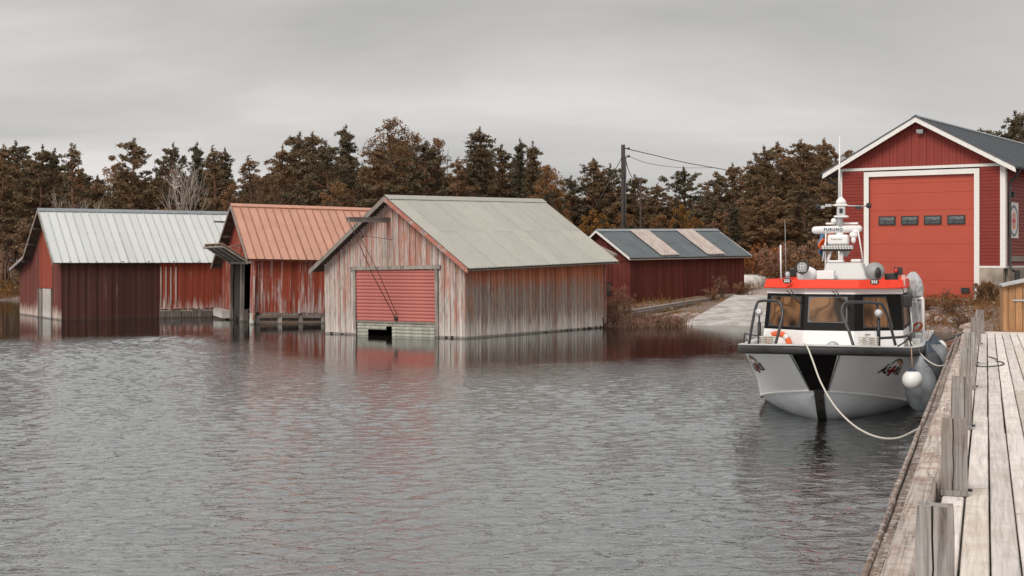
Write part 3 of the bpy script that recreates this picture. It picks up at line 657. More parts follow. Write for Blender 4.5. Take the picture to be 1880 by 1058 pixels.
# propped hatch seen from below
ht = empty('door_hatch', (0, 0, 0)); ht.parent = b2
h0 = Vector((4.08, -.08, 2.56)); out_ = Vector((0, -1.12, .68)); uu = Vector((1, 0, 0)); n_h = Vector((0, -.52, -.85))
up_n = Vector((0, .52, .85))
q = MB(); q.poly([h0 + uu * -1.95, h0 + uu * 1.95, h0 + uu * 1.95 + out_, h0 + uu * -1.95 + out_], .03, up_n); q.build('hatch_panel', M['dark_wood'], ht)
q = MB(); q.poly([h0 + uu * -1.99 + up_n * .03, h0 + uu * 1.99 + up_n * .03, h0 + uu * 1.99 + out_ * 1.03 + up_n * .03, h0 + uu * -1.99 + out_ * 1.03 + up_n * .03], .02, up_n); q.build('hatch_cover', M['ridge_orange'], ht)
for k in (-1.9, -.65, .6, 1.9):
    q = MB(); a = h0 + uu * k - up_n * .07; q.beam(a, a + out_, .08, .07, up=up_n); q.build('hatch_batten', M['grey_wood'], ht)
for k in (.03, .97):
    q = MB(); a = h0 + out_ * k - up_n * .12; q.beam(a - uu * 1.95, a + uu * 1.95, .08, .06, up=up_n); q.build('hatch_batten', M['grey_wood'], ht)
q = MB(); q.tube([h0 + uu * .7 + out_ * .8, (4.8, -.08, 3.25)], .02, 5); q.build('hatch_stay', M['grey_wood'], ht)
# small gable window
wn = piece('window', b2, M['glass_dark'], (4.62, -.045, 3.12), (.62, .02, .62))
for (cx_, cz_, sx_, sz_) in ((4.62, 3.05, .86, .08), (4.62, 3.73, .86, .08), (4.22, 3.1, .09, .66), (5.0, 3.1, .09, .66)): piece('window_frame', b2, M['b2_red'], (cx_, -.075, cz_), (sx_, .03, sz_))
piece('window_shutter', b2, M['pale_wood'], (4.75, -.07, 3.14), (.2, .02, .55))

# ---------- white-roofed long boathouse (first)
W1, L1 = 8.02, 8.6
o1 = place((-19.54, 61.7), -58.7, W1)
b1 = empty('boathouse', o1, (0, 0, R(-58.7)), label='long dark red boathouse with pale white metal roof and kinked lean-to side, furthest left', cat='boathouse')
p1 = [(-.35, 2.18), (2.6, 2.78), (5.46, 4.86), (W1 + .26, 2.50)]
core(b1, W1, L1, p1, inset=.02)
boards(b1, 'front', W1, L1, p1, 0, W1, lambda a: 1.33 if 4.0 < a < 6.45 else -.1, lambda a: M['b1_bright'] if 4.0 < a < 6.45 else M['b1_gable'], .125, out=.0)
piece('water_door', b1, M['pale_wood'], (5.6, -.03, -.2), (1.7, .05, 1.52)); piece('water_door', b1, M['grey_wood'], (4.37, -.02, -.2), (.68, .04, 1.5))
for x_ in (4.0, 4.73, 6.47): piece('door_post', b1, M['dark_wood'], (x_, -.05, -.3), (.09, .07, 1.66))
SPL = 4.32
boards(b1, 'side', W1, L1, p1, 0, SPL, -.12, M['b1_dark'], .125, jag=.02)
boards(b1, 'side', W1, L1, p1, SPL, L1, .40, M['b1_red'], .125, jag=.03)
for k in range(4): piece('batten', b1, M['pale_batten'], (W1 + .045, SPL + .05 + k * .23, .55), (.02, .05, 1.75))
piece('corner_board', b1, M['b1_dark'], (W1 + .045, 2.05, -.1), (.05, .2, 2.4))
piece('foundation', b1, M['concrete'], (W1 - .04, (SPL + L1) / 2, -.4), (.2, L1 - SPL, .76)); 
for k in range(9): piece('foundation_plank', b1, M['dark_wood'], (W1 + .08, SPL + .2 + k * .5, -.3), (.04, .45 , .60 + .05 * (k % 2)))
boards(b1, 'left', W1, L1, p1, 0, L1, -.1, M['b1_gable'], .3)
roof(b1, p1, L1, .42, 'seam', M['roof_white'], pw=.365, seam_mat=M['seam_shade_grey'], ridge=M['ridge_grey'])
barge(b1, p1, -.45, M['grey_wood'], .14)
for k in range(8): piece('rafter_end', b1, M['under'], (W1 + .14, .3 + k * 1.15, 2.46), (.26, .08, .09))
for xx, zz in ((.6, 2.25), (2.4, 2.62), (3.6, 3.4), (4.6, 4.1), (6.3, 4.05), (7.2, 3.3)): piece('purlin_end', b1, M['under'], (xx, -.2, zz - .12), (.1, .45, .1))
# stone and timber footing in front of the red end
# ---------- dark red shed behind (fourth)
W4, L4 = 3.9, 7.7
o4 = place((5.48, 65.0), -50.4, W4)
b4 = empty('shed', (o4[0], o4[1], 0), (R(.9), 0, R(-50.4)), label='dark red shed with slate grey roof and two pale corrugated strips', cat='shed')
p4 = [(-.25, 2.62), (W4 / 2 - .05, 3.98), (W4 + .22, 2.70)]
core(b4, W4, L4, p4, z0=.2, inset=.02)
boards(b4, 'front', W4, L4, p4, 0, W4, .35, M['b4_red'], .15)
boards(b4, 'side', W4, L4, p4, 0, L4, .4, M['b4_red'], .15)
boards(b4, 'left', W4, L4, p4, 0, L4, .4, M['b4_red'], .3)
boards(b4, 'back', W4, L4, p4, 0, W4, .4, M['b4_red'], .3)
roof(b4, p4, L4, .3, 'wave', M['roof_slate'], pw=.69, rows=2, n_wave=8, amp=.012,
     colmat=lambda k, n, r_: M['roof_light'] if k in (3, 4, 8) and False else M['roof_slate'], ridge=M['ridge_grey'])
# pale plastic strips laid over the slope
for y0 in (1.75, 4.9):
    v = Vector((p4[2][0] - p4[1][0], 0, p4[2][1] - p4[1][1])); sl = v.length; v.normalize(); u = Vector((0, 1, 0)); n = v.cross(u)
    for c_ in range(2):
        seg = 36; w_ = .62; vs = []; fs = []
        for a_ in range(seg + 1):
            h = .045 * math.sin(2 * math.pi * 4 * a_ / seg) + .045
            for l_ in (0, .5, 1): vs.append(((sl - .14) * l_, w_ * a_ / seg, h))
        for a_ in range(seg):
            for l_ in range(2): fs.append((a_ * 3 + l_, a_ * 3 + l_ + 1, (a_ + 1) * 3 + l_ + 1, (a_ + 1) * 3 + l_))
        Mx = Matrix((v, u, n)).transposed().to_4x4(); Mx.translation = Vector((p4[1][0], y0 + c_ * .62, p4[1][1])) + v * .08 + n * (.045 + c_ * .006)
        obj('skylight_sheet', MB().add(vs, fs, True).mesh('skylight_sheet'), M['roof_light'], b4, mw=Mx)
barge(b4, p4, -.33, M['white_trim'], .11); barge(b4, p4, L4 + .33, M['white_trim'], .11)
piece('eaves_batten', b4, M['pale_batten'], (W4 + .2, L4 / 2, 2.60), (.03, L4 + .55, .06))
piece('opening_shade_panel', b4, M['black_in'], (1.95, -.05, .95), (1.3, .03, .62))  # black panel laid over the boards, standing for a shaded opening
bpy.context.view_layer.update(); iv = b4.matrix_world.inverted(); q = MB()
q.beam(iv @ at(1084, 446, 64.3), iv @ at(1130, 469, 62.3), .2, .10); q.beam(iv @ at(1086, 452, 64.3), iv @ at(1127, 474, 62.5), .12, .08); q.build('hoist_beam', M['grey_wood'], b4)
piece('gable_batten', b4, M['b4_red'], (W4 / 2, -.05, 2.55), (W4, .03, .06))

# ---------- rescue station with big red door
W5, L5 = 6.64, 18
o5 = place((19.03, 55.0), -34, W5)
b5 = empty('rescue_station', (o5[0], o5[1], 0), (0, 0, R(-34)), label='tall red boat hall with white trim, dark roof and big red sectional door', cat='boat hall')
p5 = [(-.56, 6.17), (W5 / 2, 8.30), (W5 + .56, 6.17)]
FT = 2.31; HB = 6.30
D5 = (1.26, 5.53, 5.99)      # door opening x0,x1,top
core(b5, W5, L5, p5, z0=.6, inset=.02, opening=D5)
piece('foundation', b5, M['concrete'], (W5 - (W5 - D5[1]) / 2 + .0, .03, .4), (W5 - D5[1] - .02, .26, FT - .4)); piece('foundation', b5, M['concrete'], (D5[0] / 2, .03, .4), (D5[0] - .02, .26, FT - .4))
piece('foundation', b5, M['concrete'], (W5 + .0, L5 / 2 + .2, .4), (.2, L5 - .3, FT - .4))
def hsiding(wall, a0, a1, z0, z1, bh=.135):
    n = round((z1 - z0) / bh); bh = (z1 - z0) / n
    for i in range(n):
        z_ = z0 + i * bh; t = .022
        if wall == 'front': piece('siding_plank', b5, M['gar_red'], ((a0 + a1) / 2, -.02, z_), (a1 - a0, t, bh - .012), (R(8), 0, 0))
        else: piece('siding_plank', b5, M['gar_red'], (W5 + .02, (a0 + a1) / 2, z_), (t, a1 - a0, bh - .012), (0, R(-8), 0))
hsiding('front', .1, D5[0] - .2, FT + .08, HB - .06); hsiding('front', D5[1] + .2, W5 - .13, FT + .08, HB - .06)
hsiding('side', .18, L5, FT + .08, 6.35)
boards(b5, 'front', W5, L5, p5, .02, W5 - .02, HB + .06, M['gar_red'], .15, jag=0, th=.02)
wt = M['white_trim']
piece('trim_board', b5, wt, (W5 / 2, -.055, HB - .05), (W5 + .06, .04, .11))
piece('corner_board', b5, wt, (.05, -.05, FT), (.17, .06, HB - FT - .05)); piece('corner_board', b5, wt, (W5 - .03, -.05, FT), (.2, .06, HB - FT - .05)); piece('corner_board', b5, wt, (W5 + .05, .07, FT), (.06, .16, HB - FT))
piece('trim_board', b5, wt, (W5 - .5, -.06, FT - .02), (1.08, .06, .09)); piece('trim_board', b5, wt, (W5 + .05, L5 / 2, FT - .02), (.06, L5, .09)); piece('trim_board', b5, wt, (.58, -.06, FT - .02), (1.08, .06, .09))
piece('door_casing', b5, wt, (D5[0] - .09, -.07, 1.1), (.2, .07, D5[2] - 1.1 + .2)); piece('door_casing', b5, wt, (D5[1] + .09, -.07, 1.1), (.2, .07, D5[2] - 1.1 + .2)); piece('door_casing', b5, wt, ((D5[0] + D5[1]) / 2, -.068, D5[2]), (D5[1] - D5[0] , .07, .2))
M['glass_lit_half'] = plain('lighter_half_window_glass', (.13, .14, .145), .12, var=.6, scale=5)  # lighter half of each door window: shading put into the glass colour
dr = empty('door', (0, 0, 0)); dr.parent = b5
hs = [0, .83, 1.45, 2.07, 2.69, 3.31, 3.93, 4.55, 4.89]
zb = 1.10
hs = [0, .70, 1.42, 2.14, 2.86, 3.50, 4.20, 4.60, 4.89]
for i in range(len(hs) - 1):
    q = MB(); q.box(((D5[0] + D5[1]) / 2, .06, zb + (hs[i] + hs[i + 1]) / 2), (D5[1] - D5[0] - .01, .05, hs[i + 1] - hs[i] - .002)); bevel(q.build('door_panel', M['gar_door'], dr), .007, 1)
for k in range(4):
    cx_ = D5[0] + .74 + k * .93; cz_ = zb + 3.10
    piece('window_frame', dr, M['black'], (cx_, .02, cz_ - .18), (.70, .05, .36)); piece('window_pane', dr, M['glass_dark'], (cx_, .0, cz_ - .14), (.58, .03, .13)); piece('window_pane', dr, M['glass_lit_half'], (cx_, .0, cz_ + .01), (.58, .03, .12))
piece('door_handle', dr, M['black'], (D5[1] - .38, .0, zb + .22), (.32, .09, .2)); piece('door_seal', dr, M['galv'], ((D5[0] + D5[1]) / 2, .05, zb - .08), (D5[1] - D5[0], .08, .075))
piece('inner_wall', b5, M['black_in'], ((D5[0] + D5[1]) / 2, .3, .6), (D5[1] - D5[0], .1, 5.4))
roof(b5, p5, L5, .45, 'seam', M['roof_dark'], pw=.5, ridge=M['ridge_grey'], deck_mat='under', th=.06)
barge(b5, p5, -.48, wt, .2, dz=-.01); barge(b5, p5, -.51, M['roof_dark'], .05, dz=.045, name='verge_flashing')
for sgn, xx in ((-1, -.56), (1, W5 + .56)):
    q = MB(); q.tube([(xx + sgn * .05, -.5, 6.14), (xx + sgn * .05, L5, 6.14)], .07, 8); q.build('gutter', M['blackmetal'], b5)
q = MB(); q.tube([(W5 + .6, .0, 6.1), (W5 + .45, .12, 5.85), (W5 + .16, .22, 5.62), (W5 + .16, .22, 5.45), (W5 + .16, .22, 2.5), (W5 + .2, .2, 2.3), (W5 + .34, .1, 2.18)], .055, 8); q.build('downpipe', M['blackmetal'], b5)
q = MB(); q.tube([(-.6, .0, 6.1), (-.45, .1, 5.85), (-.12, .2, 5.7), (-.12, .2, 1.2)], .055, 8); q.build('downpipe', M['blackmetal'], b5)
lp = piece('wall_lamp', b5, M['grey_metal'], (W5 / 2 + .1, -.14, 7.68), (.26, .24, .13)); piece('lamp_lens', lp, M['white'], (0, -.05, -.25), (.7, .6, .2))
piece('cellar_door', b5, M['black'], (W5 + .11, 1.5, 1.05), (.04, .7, 1.15)); piece('wall_lamp', b5, M['black'], (W5 + .15, .55, 5.05), (.2, .14, .22))
piece('wall_panel', b5, M['grey_wood'], (W5 + .06, 1.9, 2.55), (.05, 2.6, .22))
# rescue emblem sign on the side wall
sg = empty('sign', (W5 + .055, 1.15, 4.15)); sg.parent = b5
SW, SH = 1.3, 1.35
piece('sign_board', sg, M['white'], (0, 0, -.68), (.03, 1.36, 1.4))
M['sign_blue'] = plain('sign_grey_blue', (.12, .16, .22), .5); M['sign_orange'] = plain('sign_orange', (.75, .22, .05), .5); M['sign_red'] = plain('sign_red', (.6, .03, .02), .5)
def ring_yz(r0, r1, x=.0, n=40):
    q = MB(); vs = []
    for k in range(n):
        a = 2 * math.pi * k / n; vs += [(x, r0 * math.cos(a), r0 * math.sin(a)), (x, r1 * math.cos(a), r1 * math.sin(a))]
    return q.add(vs, [(2 * k, 2 * k + 1, (2 * k + 3) % (2 * n), (2 * k + 2) % (2 * n)) for k in range(n)])
ring_yz(.52, .62, .020).build('emblem_ring', M['sign_blue'], sg); ring_yz(.26, .33, .020).build('emblem_ring', M['sign_orange'], sg)
q = MB(); q.box((.019, 0, 0), (.008, .12, .46)); q.box((.021, 0, 0), (.008, .34, .14)); q.build('emblem_cross', M['sign_red'], sg)

# ================================================================== trees
M['needles'] = foliage('pine_needles', (.044, .038, .024), (.21, .165, .10), (.29, .165, .088), .7)
M['spruce'] = foliage('spruce_needles', (.038, .036, .024), (.155, .13, .08), (.21, .135, .075), .55)
M['rust_leaf'] = foliage('rusty_leaves', (.08, .047, .025), (.29, .165, .085), (.36, .175, .07), .7)
M['gold_leaf'] = foliage('golden_leaves', (.10, .05, .014), (.34, .17, .05), (.42, .18, .035), .7)
M['dry_leaf'] = foliage('dry_brown_leaves', (.09, .055, .035), (.31, .20, .125), (.36, .17, .08), .5)
M['red_leaf'] = foliage('reddish_leaves', (.11, .055, .036), (.36, .19, .125), (.46, .22, .15), .5)
M['bark_pine'] = plain('pine_bark', (.17, .085, .05), .95, var=.45, scale=3)
M['bark_dark'] = plain('dark_bark', (.06, .045, .035), .95, var=.4, scale=4)
M['bark_pale'] = plain('pale_birch_bark', (.42, .36, .31), .9, var=.3, scale=3)
M['twig'] = plain('brown_twig', (.12, .07, .045), .95, var=.3)

def tri_cloud(rg, c, rad, n, size, flat=.0, elong=2.1):
    c = np.asarray(c, float); rad = np.asarray(rad, float)
    p = rg.normal(size=(n, 3)); p /= np.linalg.norm(p, axis=1)[:, None] + 1e-9
    p = c + p * rad * (rg.random((n, 1)) ** .45)
    a = rg.normal(size=(n, 3)); a[:, 2] *= (1 - flat); a /= np.linalg.norm(a, axis=1)[:, None]
    b = rg.normal(size=(n, 3)); b -= a * (a * b).sum(1)[:, None]; b /= np.linalg.norm(b, axis=1)[:, None]
    sz = size * (.6 + .8 * rg.random((n, 1)))
    return np.stack([p - a * sz * elong * .5 - b * sz * .32, p - a * sz * elong * .5 + b * sz * .32, p + a * sz * elong * .5], 1).reshape(-1, 3)
def cloud_mesh(name, tris, mat):
    V = np.concatenate(tris); me = np_mesh(name, V, np.arange(len(V)).reshape(-1, 3)); me.materials.append(mat); return me
def make_pine(seed, h=10, rmax=2.1, z0=.35, nl=40, top='round', droop=0, mat='needles', bark='bark_pine', size=.125, dens=1.5):
    rg = np.random.default_rng(seed); rd = random.Random(seed)
    bend = [(rd.uniform(-.25, .25), rd.uniform(-.25, .25)) for _ in range(3)]
    def axis(t): return Vector((bend[0][0] * math.sin(t * 3) + bend[1][0] * t, bend[0][1] * math.sin(t * 2.5) + bend[1][1] * t, h * t))
    q = MB(); q.tube([axis(k / 8) for k in range(9)], [.17 * (1 - .85 * k / 8) + .015 for k in range(9)], 6)
    tr = []; az = rd.random() * 6
    for i in range(nl):
        f = z0 + (1 - z0) * ((i + rd.random() * .8) / nl); g = (f - z0) / (1 - z0)
        if top == 'round': rr = rmax * 1.62 * max(1 - g, .0) ** .72 * (.78 + .22 * math.sin(i * 1.7 + seed)) * min(1, .6 + g * 2.5) + .16
        else: rr = rmax * (1.0 - g) ** .85 * (.75 + .25 * math.sin(i * 2.4)) + .12
        rr *= rd.uniform(.62, 1.15); az += 2.4 + rd.uniform(-.5, .5)
        b0 = axis(min(f, .98)); up = rd.uniform(.0, .35) + g * .5 - droop
        tip = b0 + Vector((math.cos(az) * rr, math.sin(az) * rr, rr * up)); mid = b0.lerp(tip, .5) + Vector((0, 0, -.08 * rr))
        if rr > .5: q.tube([b0, mid, tip], [.055 * (1 - g * .6), .035, .012], 4, cap=False)
        npad = max(3, int(rr * 4.0))
        for k in range(npad):
            t = rd.uniform(.45, 1.05) if top == 'round' else rd.uniform(.15, 1.0)
            c = b0.lerp(tip, t) + Vector((rd.gauss(0, .22), rd.gauss(0, .22), rd.gauss(0, .10) + .06))
            pr = rd.uniform(.2, .42) * (1 - .35 * g) if top == 'round' else rd.uniform(.18, .34)
            tr.append(tri_cloud(rg, c, (pr, pr, pr * (.55 if top == 'round' else .5)), int(46 * dens * (pr / .35) ** 2), size))
    for k in range(9): tr.append(tri_cloud(rg, axis(1.0) + Vector((rd.gauss(0, .03 + .03 * k), rd.gauss(0, .03 + .03 * k), .42 - .2 * k)), (.04 + .045 * k, .04 + .045 * k, .2), 14 + 5 * k, size * .9))
    for k in range(5):      # dead lower branches
        f = rd.uniform(.15, z0 + .05); a = rd.random() * 6.28; b0 = axis(f); l_ = rd.uniform(.4, 1.3)
        q.tube([b0, b0 + Vector((math.cos(a) * l_, math.sin(a) * l_, rd.uniform(-.1, .25)))], [.025, .008], 4, cap=False)
    mc = cloud_mesh('crown', tr, M[mat]); mt = q.mesh('trunk'); mt.materials.append(M[bark]); return mc, mt
def make_leafy(seed, h=7, rx=2.0, z0=.15, n=90, mat='rust_leaf', bark='bark_dark', size=.13, dens=1.5, sparse=1.0):
    rg = np.random.default_rng(seed); rd = random.Random(seed); q = MB(); tr = []
    for s_ in range(3):
        a = rd.random() * 6.28; base = Vector((math.cos(a) * .12, math.sin(a) * .12, 0)); tip = Vector((math.cos(a) * rx * .35, math.sin(a) * rx * .35, h * .93))
        q.tube([base, base.lerp(tip, .5) + Vector((rd.gauss(0, .15), rd.gauss(0, .15), 0)), tip], [.09, .05, .012], 5)
    for i in range(n):
        g = (i + rd.random()) / n; z = h * (z0 + (1 - z0) * g); rr = rx * (math.sin(math.pi * (g * .82 + .16)) ** .8) * math.sqrt(rd.random()) * rd.uniform(.8, 1.15); a = rd.random() * 6.28
        c = Vector((math.cos(a) * rr, math.sin(a) * rr, z)); pr = rd.uniform(.22, .48)
        if i % 3 == 0: q.tube([Vector((0, 0, z * .72)), c], [.03, .008], 4, cap=False)
        tr.append(tri_cloud(rg, c, (pr, pr, pr * .8), int(40 * dens * sparse), size, elong=1.2))
    mc = cloud_mesh('crown', tr, M[mat]); mt = q.mesh('trunk'); mt.materials.append(M[bark]); return mc, mt
def make_bare(seed, h=7, bark='bark_pale', spread=.42, levels=5):
    rd = random.Random(seed); q = MB(); q2 = MB()
    def grow(p, d, l, r, lv):
        e = p + d * l; m_ = p.lerp(e, .5) + Vector((rd.gauss(0, .05), rd.gauss(0, .05), 0)) * l
        (q if lv > 1 else q2).tube([p, m_, e], [r, r * .85, r * .65], 5 if lv > 2 else 3, cap=False)
        if lv == 0: return
        for k in range(3 if lv > 1 else 4):
            dd = (d + Vector((rd.gauss(0, spread), rd.gauss(0, spread), rd.uniform(0, .25)))).normalized(); grow(p.lerp(e, rd.uniform(.6, 1)), dd, l * rd.uniform(.62, .85), r * .6, lv - 1)
    for k in range(3): grow(Vector((rd.gauss(0, .15), rd.gauss(0, .15), 0)), Vector((rd.gauss(0, .22), rd.gauss(0, .22), 1)).normalized(), h * .3, .075, levels - 1)
    mc = q2.mesh('twigs'); mc.materials.append(M['bark_pale'] if bark == 'bark_pale' else M['twig']); mt = q.mesh('trunk'); mt.materials.append(M[bark]); return mc, mt
SPEC = {
    'pine': [make_pine(11, 10, 2.3, .28, 48), make_pine(12, 10, 2.0, .34, 44), make_pine(13, 10, 2.6, .22, 54), make_pine(14, 10, 1.7, .36, 42)],
    'thin': [make_pine(21, 10, 1.25, .40, 26, dens=1.2), make_pine(22, 10, 1.1, .35, 24, dens=1.1)],
    'spruce': [make_pine(31, 10, 1.9, .08, 60, 'cone', .25, 'spruce', 'bark_dark', .11), make_pine(32, 10, 1.5, .12, 56, 'cone', .2, 'spruce', 'bark_dark', .11)],
    'rust': [make_leafy(41, 10, 2.6, .12, 120), make_leafy(42, 10, 2.1, .15, 100)],
    'birch': [make_leafy(51, 10, 2.0, .4, 110, 'rust_leaf', 'bark_dark', .12, 1.0, .9)],
    'gold': [make_leafy(61, 10, 3.6, .06, 110, 'gold_leaf', 'bark_dark', .2)],
    'dry': [make_leafy(71, 10, 3.6, .05, 110, 'dry_leaf', 'bark_dark', .2, .8)],
    'bare': [make_bare(81, 10), make_bare(82, 10, spread=.5)],
    'twiggy': [make_bare(83, 10, 'twig', .5)],
}
NAMES = {'pine': 'pine_tree', 'thin': 'pine_tree', 'spruce': 'spruce_tree', 'rust': 'autumn_tree', 'birch': 'birch_tree', 'gold': 'autumn_tree', 'dry': 'bushy_tree', 'bare': 'bare_tree', 'twiggy': 'bare_tree'}
tcount = 0; ZM = {}
def tree(px, ty, d, kind, label=None, group=None, wide=1.0, var=None):
    global tcount; tcount += 1
    x = (px - 940) / F * d; zg = float(ground_h(np.array([x]), np.array([d]))[0]); top = H + (478 - ty) / F * d; h = top - zg
    mc, mt = SPEC[kind][(tcount if var is None else var) % len(SPEC[kind])]
    e = empty(NAMES[kind], (x, d, zg - .05), (0, 0, random.uniform(0, 6.28))); s_ = h / 10.3
    zm = ZM.setdefault((kind, mc.name), max(max(v.co.z for v in mc.vertices), .1)); e.scale = (s_ * wide * random.uniform(.92, 1.08), s_ * wide * random.uniform(.92, 1.08), h / zm)
    tag(e, label, 'tree', group); obj('crown' if kind not in ('bare', 'twiggy') else 'twigs', mc, None, e); obj('trunk', mt, None, e); return e
TR = [
 (4, 262, 100, 'pine', 'olive brown pine at the far left edge of the wood', 1.0), (38, 256, 104, 'pine', 'broad pine second from the left edge of the wood', 1.15),
 (70, 262, 99, 'pine', 'rounded pine standing above the left gable of the white-roofed boathouse', 1.1), (98, 270, 102, 'pine', 'lower olive pine left of the slender sparse pine', 1.0),
 (134, 261, 96, 'thin', 'slender sparse pine with bare lower trunk above the white roof', 1.2), (172, 318, 98, 'pine', 'short pine in the dip of the treeline above the white roof', 1.2),
 (206, 300, 100, 'rust', 'rusty low tree left of the lone peaked pine', 1.0), (240, 250, 94, 'pine', 'lone peaked pine with orange trunk above the middle of the white roof', 1.0),
 (275, 330, 96, 'rust', 'short rusty tree between the peaked pine and the bare tree', 1.0), (312, 258, 98, 'pine', 'tall pine just behind the pale bare tree', .9),
 (340, 284, 88, 'bare', 'pale leafless tree with forked white stems above the white roof', .62), (126, 345, 88, 'bare', 'small dead pale tree with crooked branches above the left end of white roof', .9),
 (366, 258, 100, 'spruce', 'dark pointed spruce right of the pale bare tree', .9), (392, 264, 97, 'thin', 'narrow dark pine, middle of the three points above the salmon ridge end', 1.1),
 (413, 268, 99, 'spruce', 'narrow spruce, last of the three points left of the gap', .8), (458, 283, 98, 'thin', 'thin pine standing in the gap above the salmon roof', 1.3),
 (430, 335, 90, 'rust', 'low russet bushy tree behind the salmon roof ridge start', 1.1), (488, 305, 93, 'twiggy', 'twiggy reddish tree above the salmon roof', 1.0),
 (512, 262, 97, 'pine', 'left shoulder pine of the dense clump above the salmon roof', 1.0), (548, 240, 99, 'pine', 'tall dense pine left of centre above the salmon roof', 1.15),
 (575, 238, 96, 'pine', 'tall dense pine with three spiky tops above the salmon roof', 1.1), (606, 258, 92, 'pine', 'olive brown pine right of the spiky tops', 1.1),
 (640, 226, 100, 'spruce', 'tall dark spruce left of the grey-roofed boathouse apex', 1.1), (622, 330, 86, 'rust', 'large ochre tree in front of the dark spruce', 1.25),
 (690, 262, 95, 'pine', 'broad pine directly above the grey boathouse apex', 1.1), (722, 212, 98, 'birch', 'highest tree, an airy birch with drooping rusty sprays', 1.25),
 (758, 238, 101, 'birch', 'thinner birch right of the highest tree', 1.1), (776, 255, 95, 'pine', 'orange brown pine beside the airy birches', 1.1),
 (806, 250, 97, 'rust', 'rust brown tree above the middle of the grey roof', 1.0), (842, 285, 95, 'thin', 'thin low pine left of the conical tree', 1.3),
 (884, 230, 96, 'spruce', 'conical dark tree with a sharp top above the grey roof', 1.25), (915, 262, 99, 'pine', 'pine close on the right of the conical tree', 1.0),
 (951, 251, 97, 'spruce', 'first of two slim pointed spruces above the grey ridge end', .75), (980, 257, 96, 'spruce', 'second of two slim pointed spruces above the grey ridge end', .95),
 (1004, 300, 93, 'rust', 'low brown tree right of the slim spruces', 1.1), (1045, 320, 96, 'pine', 'low pine left of the broad one beside the utility pole', 1.1),
 (1088, 287, 97, 'pine', 'broad reddish brown pine left of the utility pole', 1.2), (1122, 298, 99, 'pine', 'pine right behind the utility pole', 1.0),
 (1092, 382, 80, 'gold', 'golden orange tree between the grey roof and the slate roof', 1.0), (1168, 318, 98, 'pine', 'low pine right of the utility pole', 1.1),
 (1208, 334, 96, 'pine', 'lowest pine in the dip under the wires', 1.2), (1262, 303, 97, 'pine', 'broad round pine right of the dip under the wires', 1.25),
 (1250, 372, 82, 'gold', 'small golden shrub tree just above the slate ridge', .6), (1278, 396, 81, 'gold', 'lowest golden shrub peeking over right end of the slate ridge', .8),
 (1318, 318, 93, 'pine', 'dark pine above the right end of the slate roof', 1.2), (1352, 296, 97, 'pine', 'pine on the left flank of the big right hand clump', 1.1),
 (1400, 263, 92, 'pine', 'big dark pine with layered crown left of the boat hall', 1.25), (1432, 258, 96, 'pine', 'dark pine in the middle of the clump left of the boat hall', 1.2),
 (1474, 252, 90, 'pine', 'tall layered pine rising behind the boat antennas', 1.25), (1503, 250, 94, 'pine', 'flat-topped pine closest to the boat hall gable', 1.2),
 (1530, 290, 97, 'pine', 'pine half hidden behind the boat hall gable', 1.2), (1868, 200, 92, 'pine', 'pine peeking over the boat hall roof at the right edge', 1.2), (1905, 185, 95, 'pine', 'pine cut by the right edge of the picture beyond the hall roof', 1.2),
 (1405, 350, 84, 'pine', 'low wide dark pine in front of the clump left of the boat hall', 1.5), (1470, 340, 85, 'pine', 'low wide pine behind the roof searchlight of the rescue boat', 1.5), (1345, 372, 84, 'spruce', 'dark understorey spruce beyond the right gable end of the slate roof', 1.4),
]
for (px, ty, d, k, lb, wd) in TR: tree(px, ty, d, k, lb, 'trees of the wood behind the boathouses', wd)
# second and third rows, nothing in the picture tells them apart
def topline(px):
    xs = [t[0] for t in TR if t[1] < 340]; ys = [t[1] for t in TR if t[1] < 340]
    o_ = np.argsort(xs); return float(np.interp(px, np.array(xs)[o_], np.array(ys)[o_]))
DEEP = {'pine': ('brown green pine deep in the wood, mostly hidden behind the front row', 'pines deep in the wood'), 'spruce': ('dark spruce deep in the wood, mostly hidden behind the front row', 'spruces deep in the wood'), 'rust': ('rusty leafy tree deep in the wood, mostly hidden behind the front row', 'rusty trees deep in the wood')}
LOW = {'pine': ('low young pine at the foot of the wood edge', 'young pines along the wood edge'), 'spruce': ('small dark spruce at the foot of the wood edge', 'small spruces along the wood edge'), 'rust': ('low rusty leafy tree at the foot of the wood edge', 'low rusty trees along the wood edge'), 'dry': ('low grey brown bushy tree at the foot of the wood edge', 'bushy trees along the wood edge'), 'twiggy': ('low leafless twiggy tree at the foot of the wood edge', 'twiggy trees along the wood edge')}
for px in range(-60, 1960, 26):
    if 1560 < px < 1820: continue
    for row in range(2):
        p_ = px + random.uniform(-12, 12) + row * 13; d = 107 + row * 9 + random.uniform(-2, 2)
        kd_ = random.choice(['pine', 'pine', 'spruce', 'rust', 'pine'])
        tree(p_, topline(min(max(p_, 4), 1868)) + random.uniform(22, 60) + row * 6, d, kd_, *DEEP[kd_], 1.25)
for px in list(range(-10, 1540, 24)):
    p_ = px + random.uniform(-10, 10)
    d = random.uniform(84, 92) if px > 1290 else random.uniform(89, 95)
    if px < 60: d = random.uniform(98, 101)
    kd_ = random.choice(['rust', 'dry', 'spruce', 'rust', 'pine', 'twiggy'])
    tree(p_, random.uniform(372, 425), d, kd_, *LOW[kd_], 1.5)

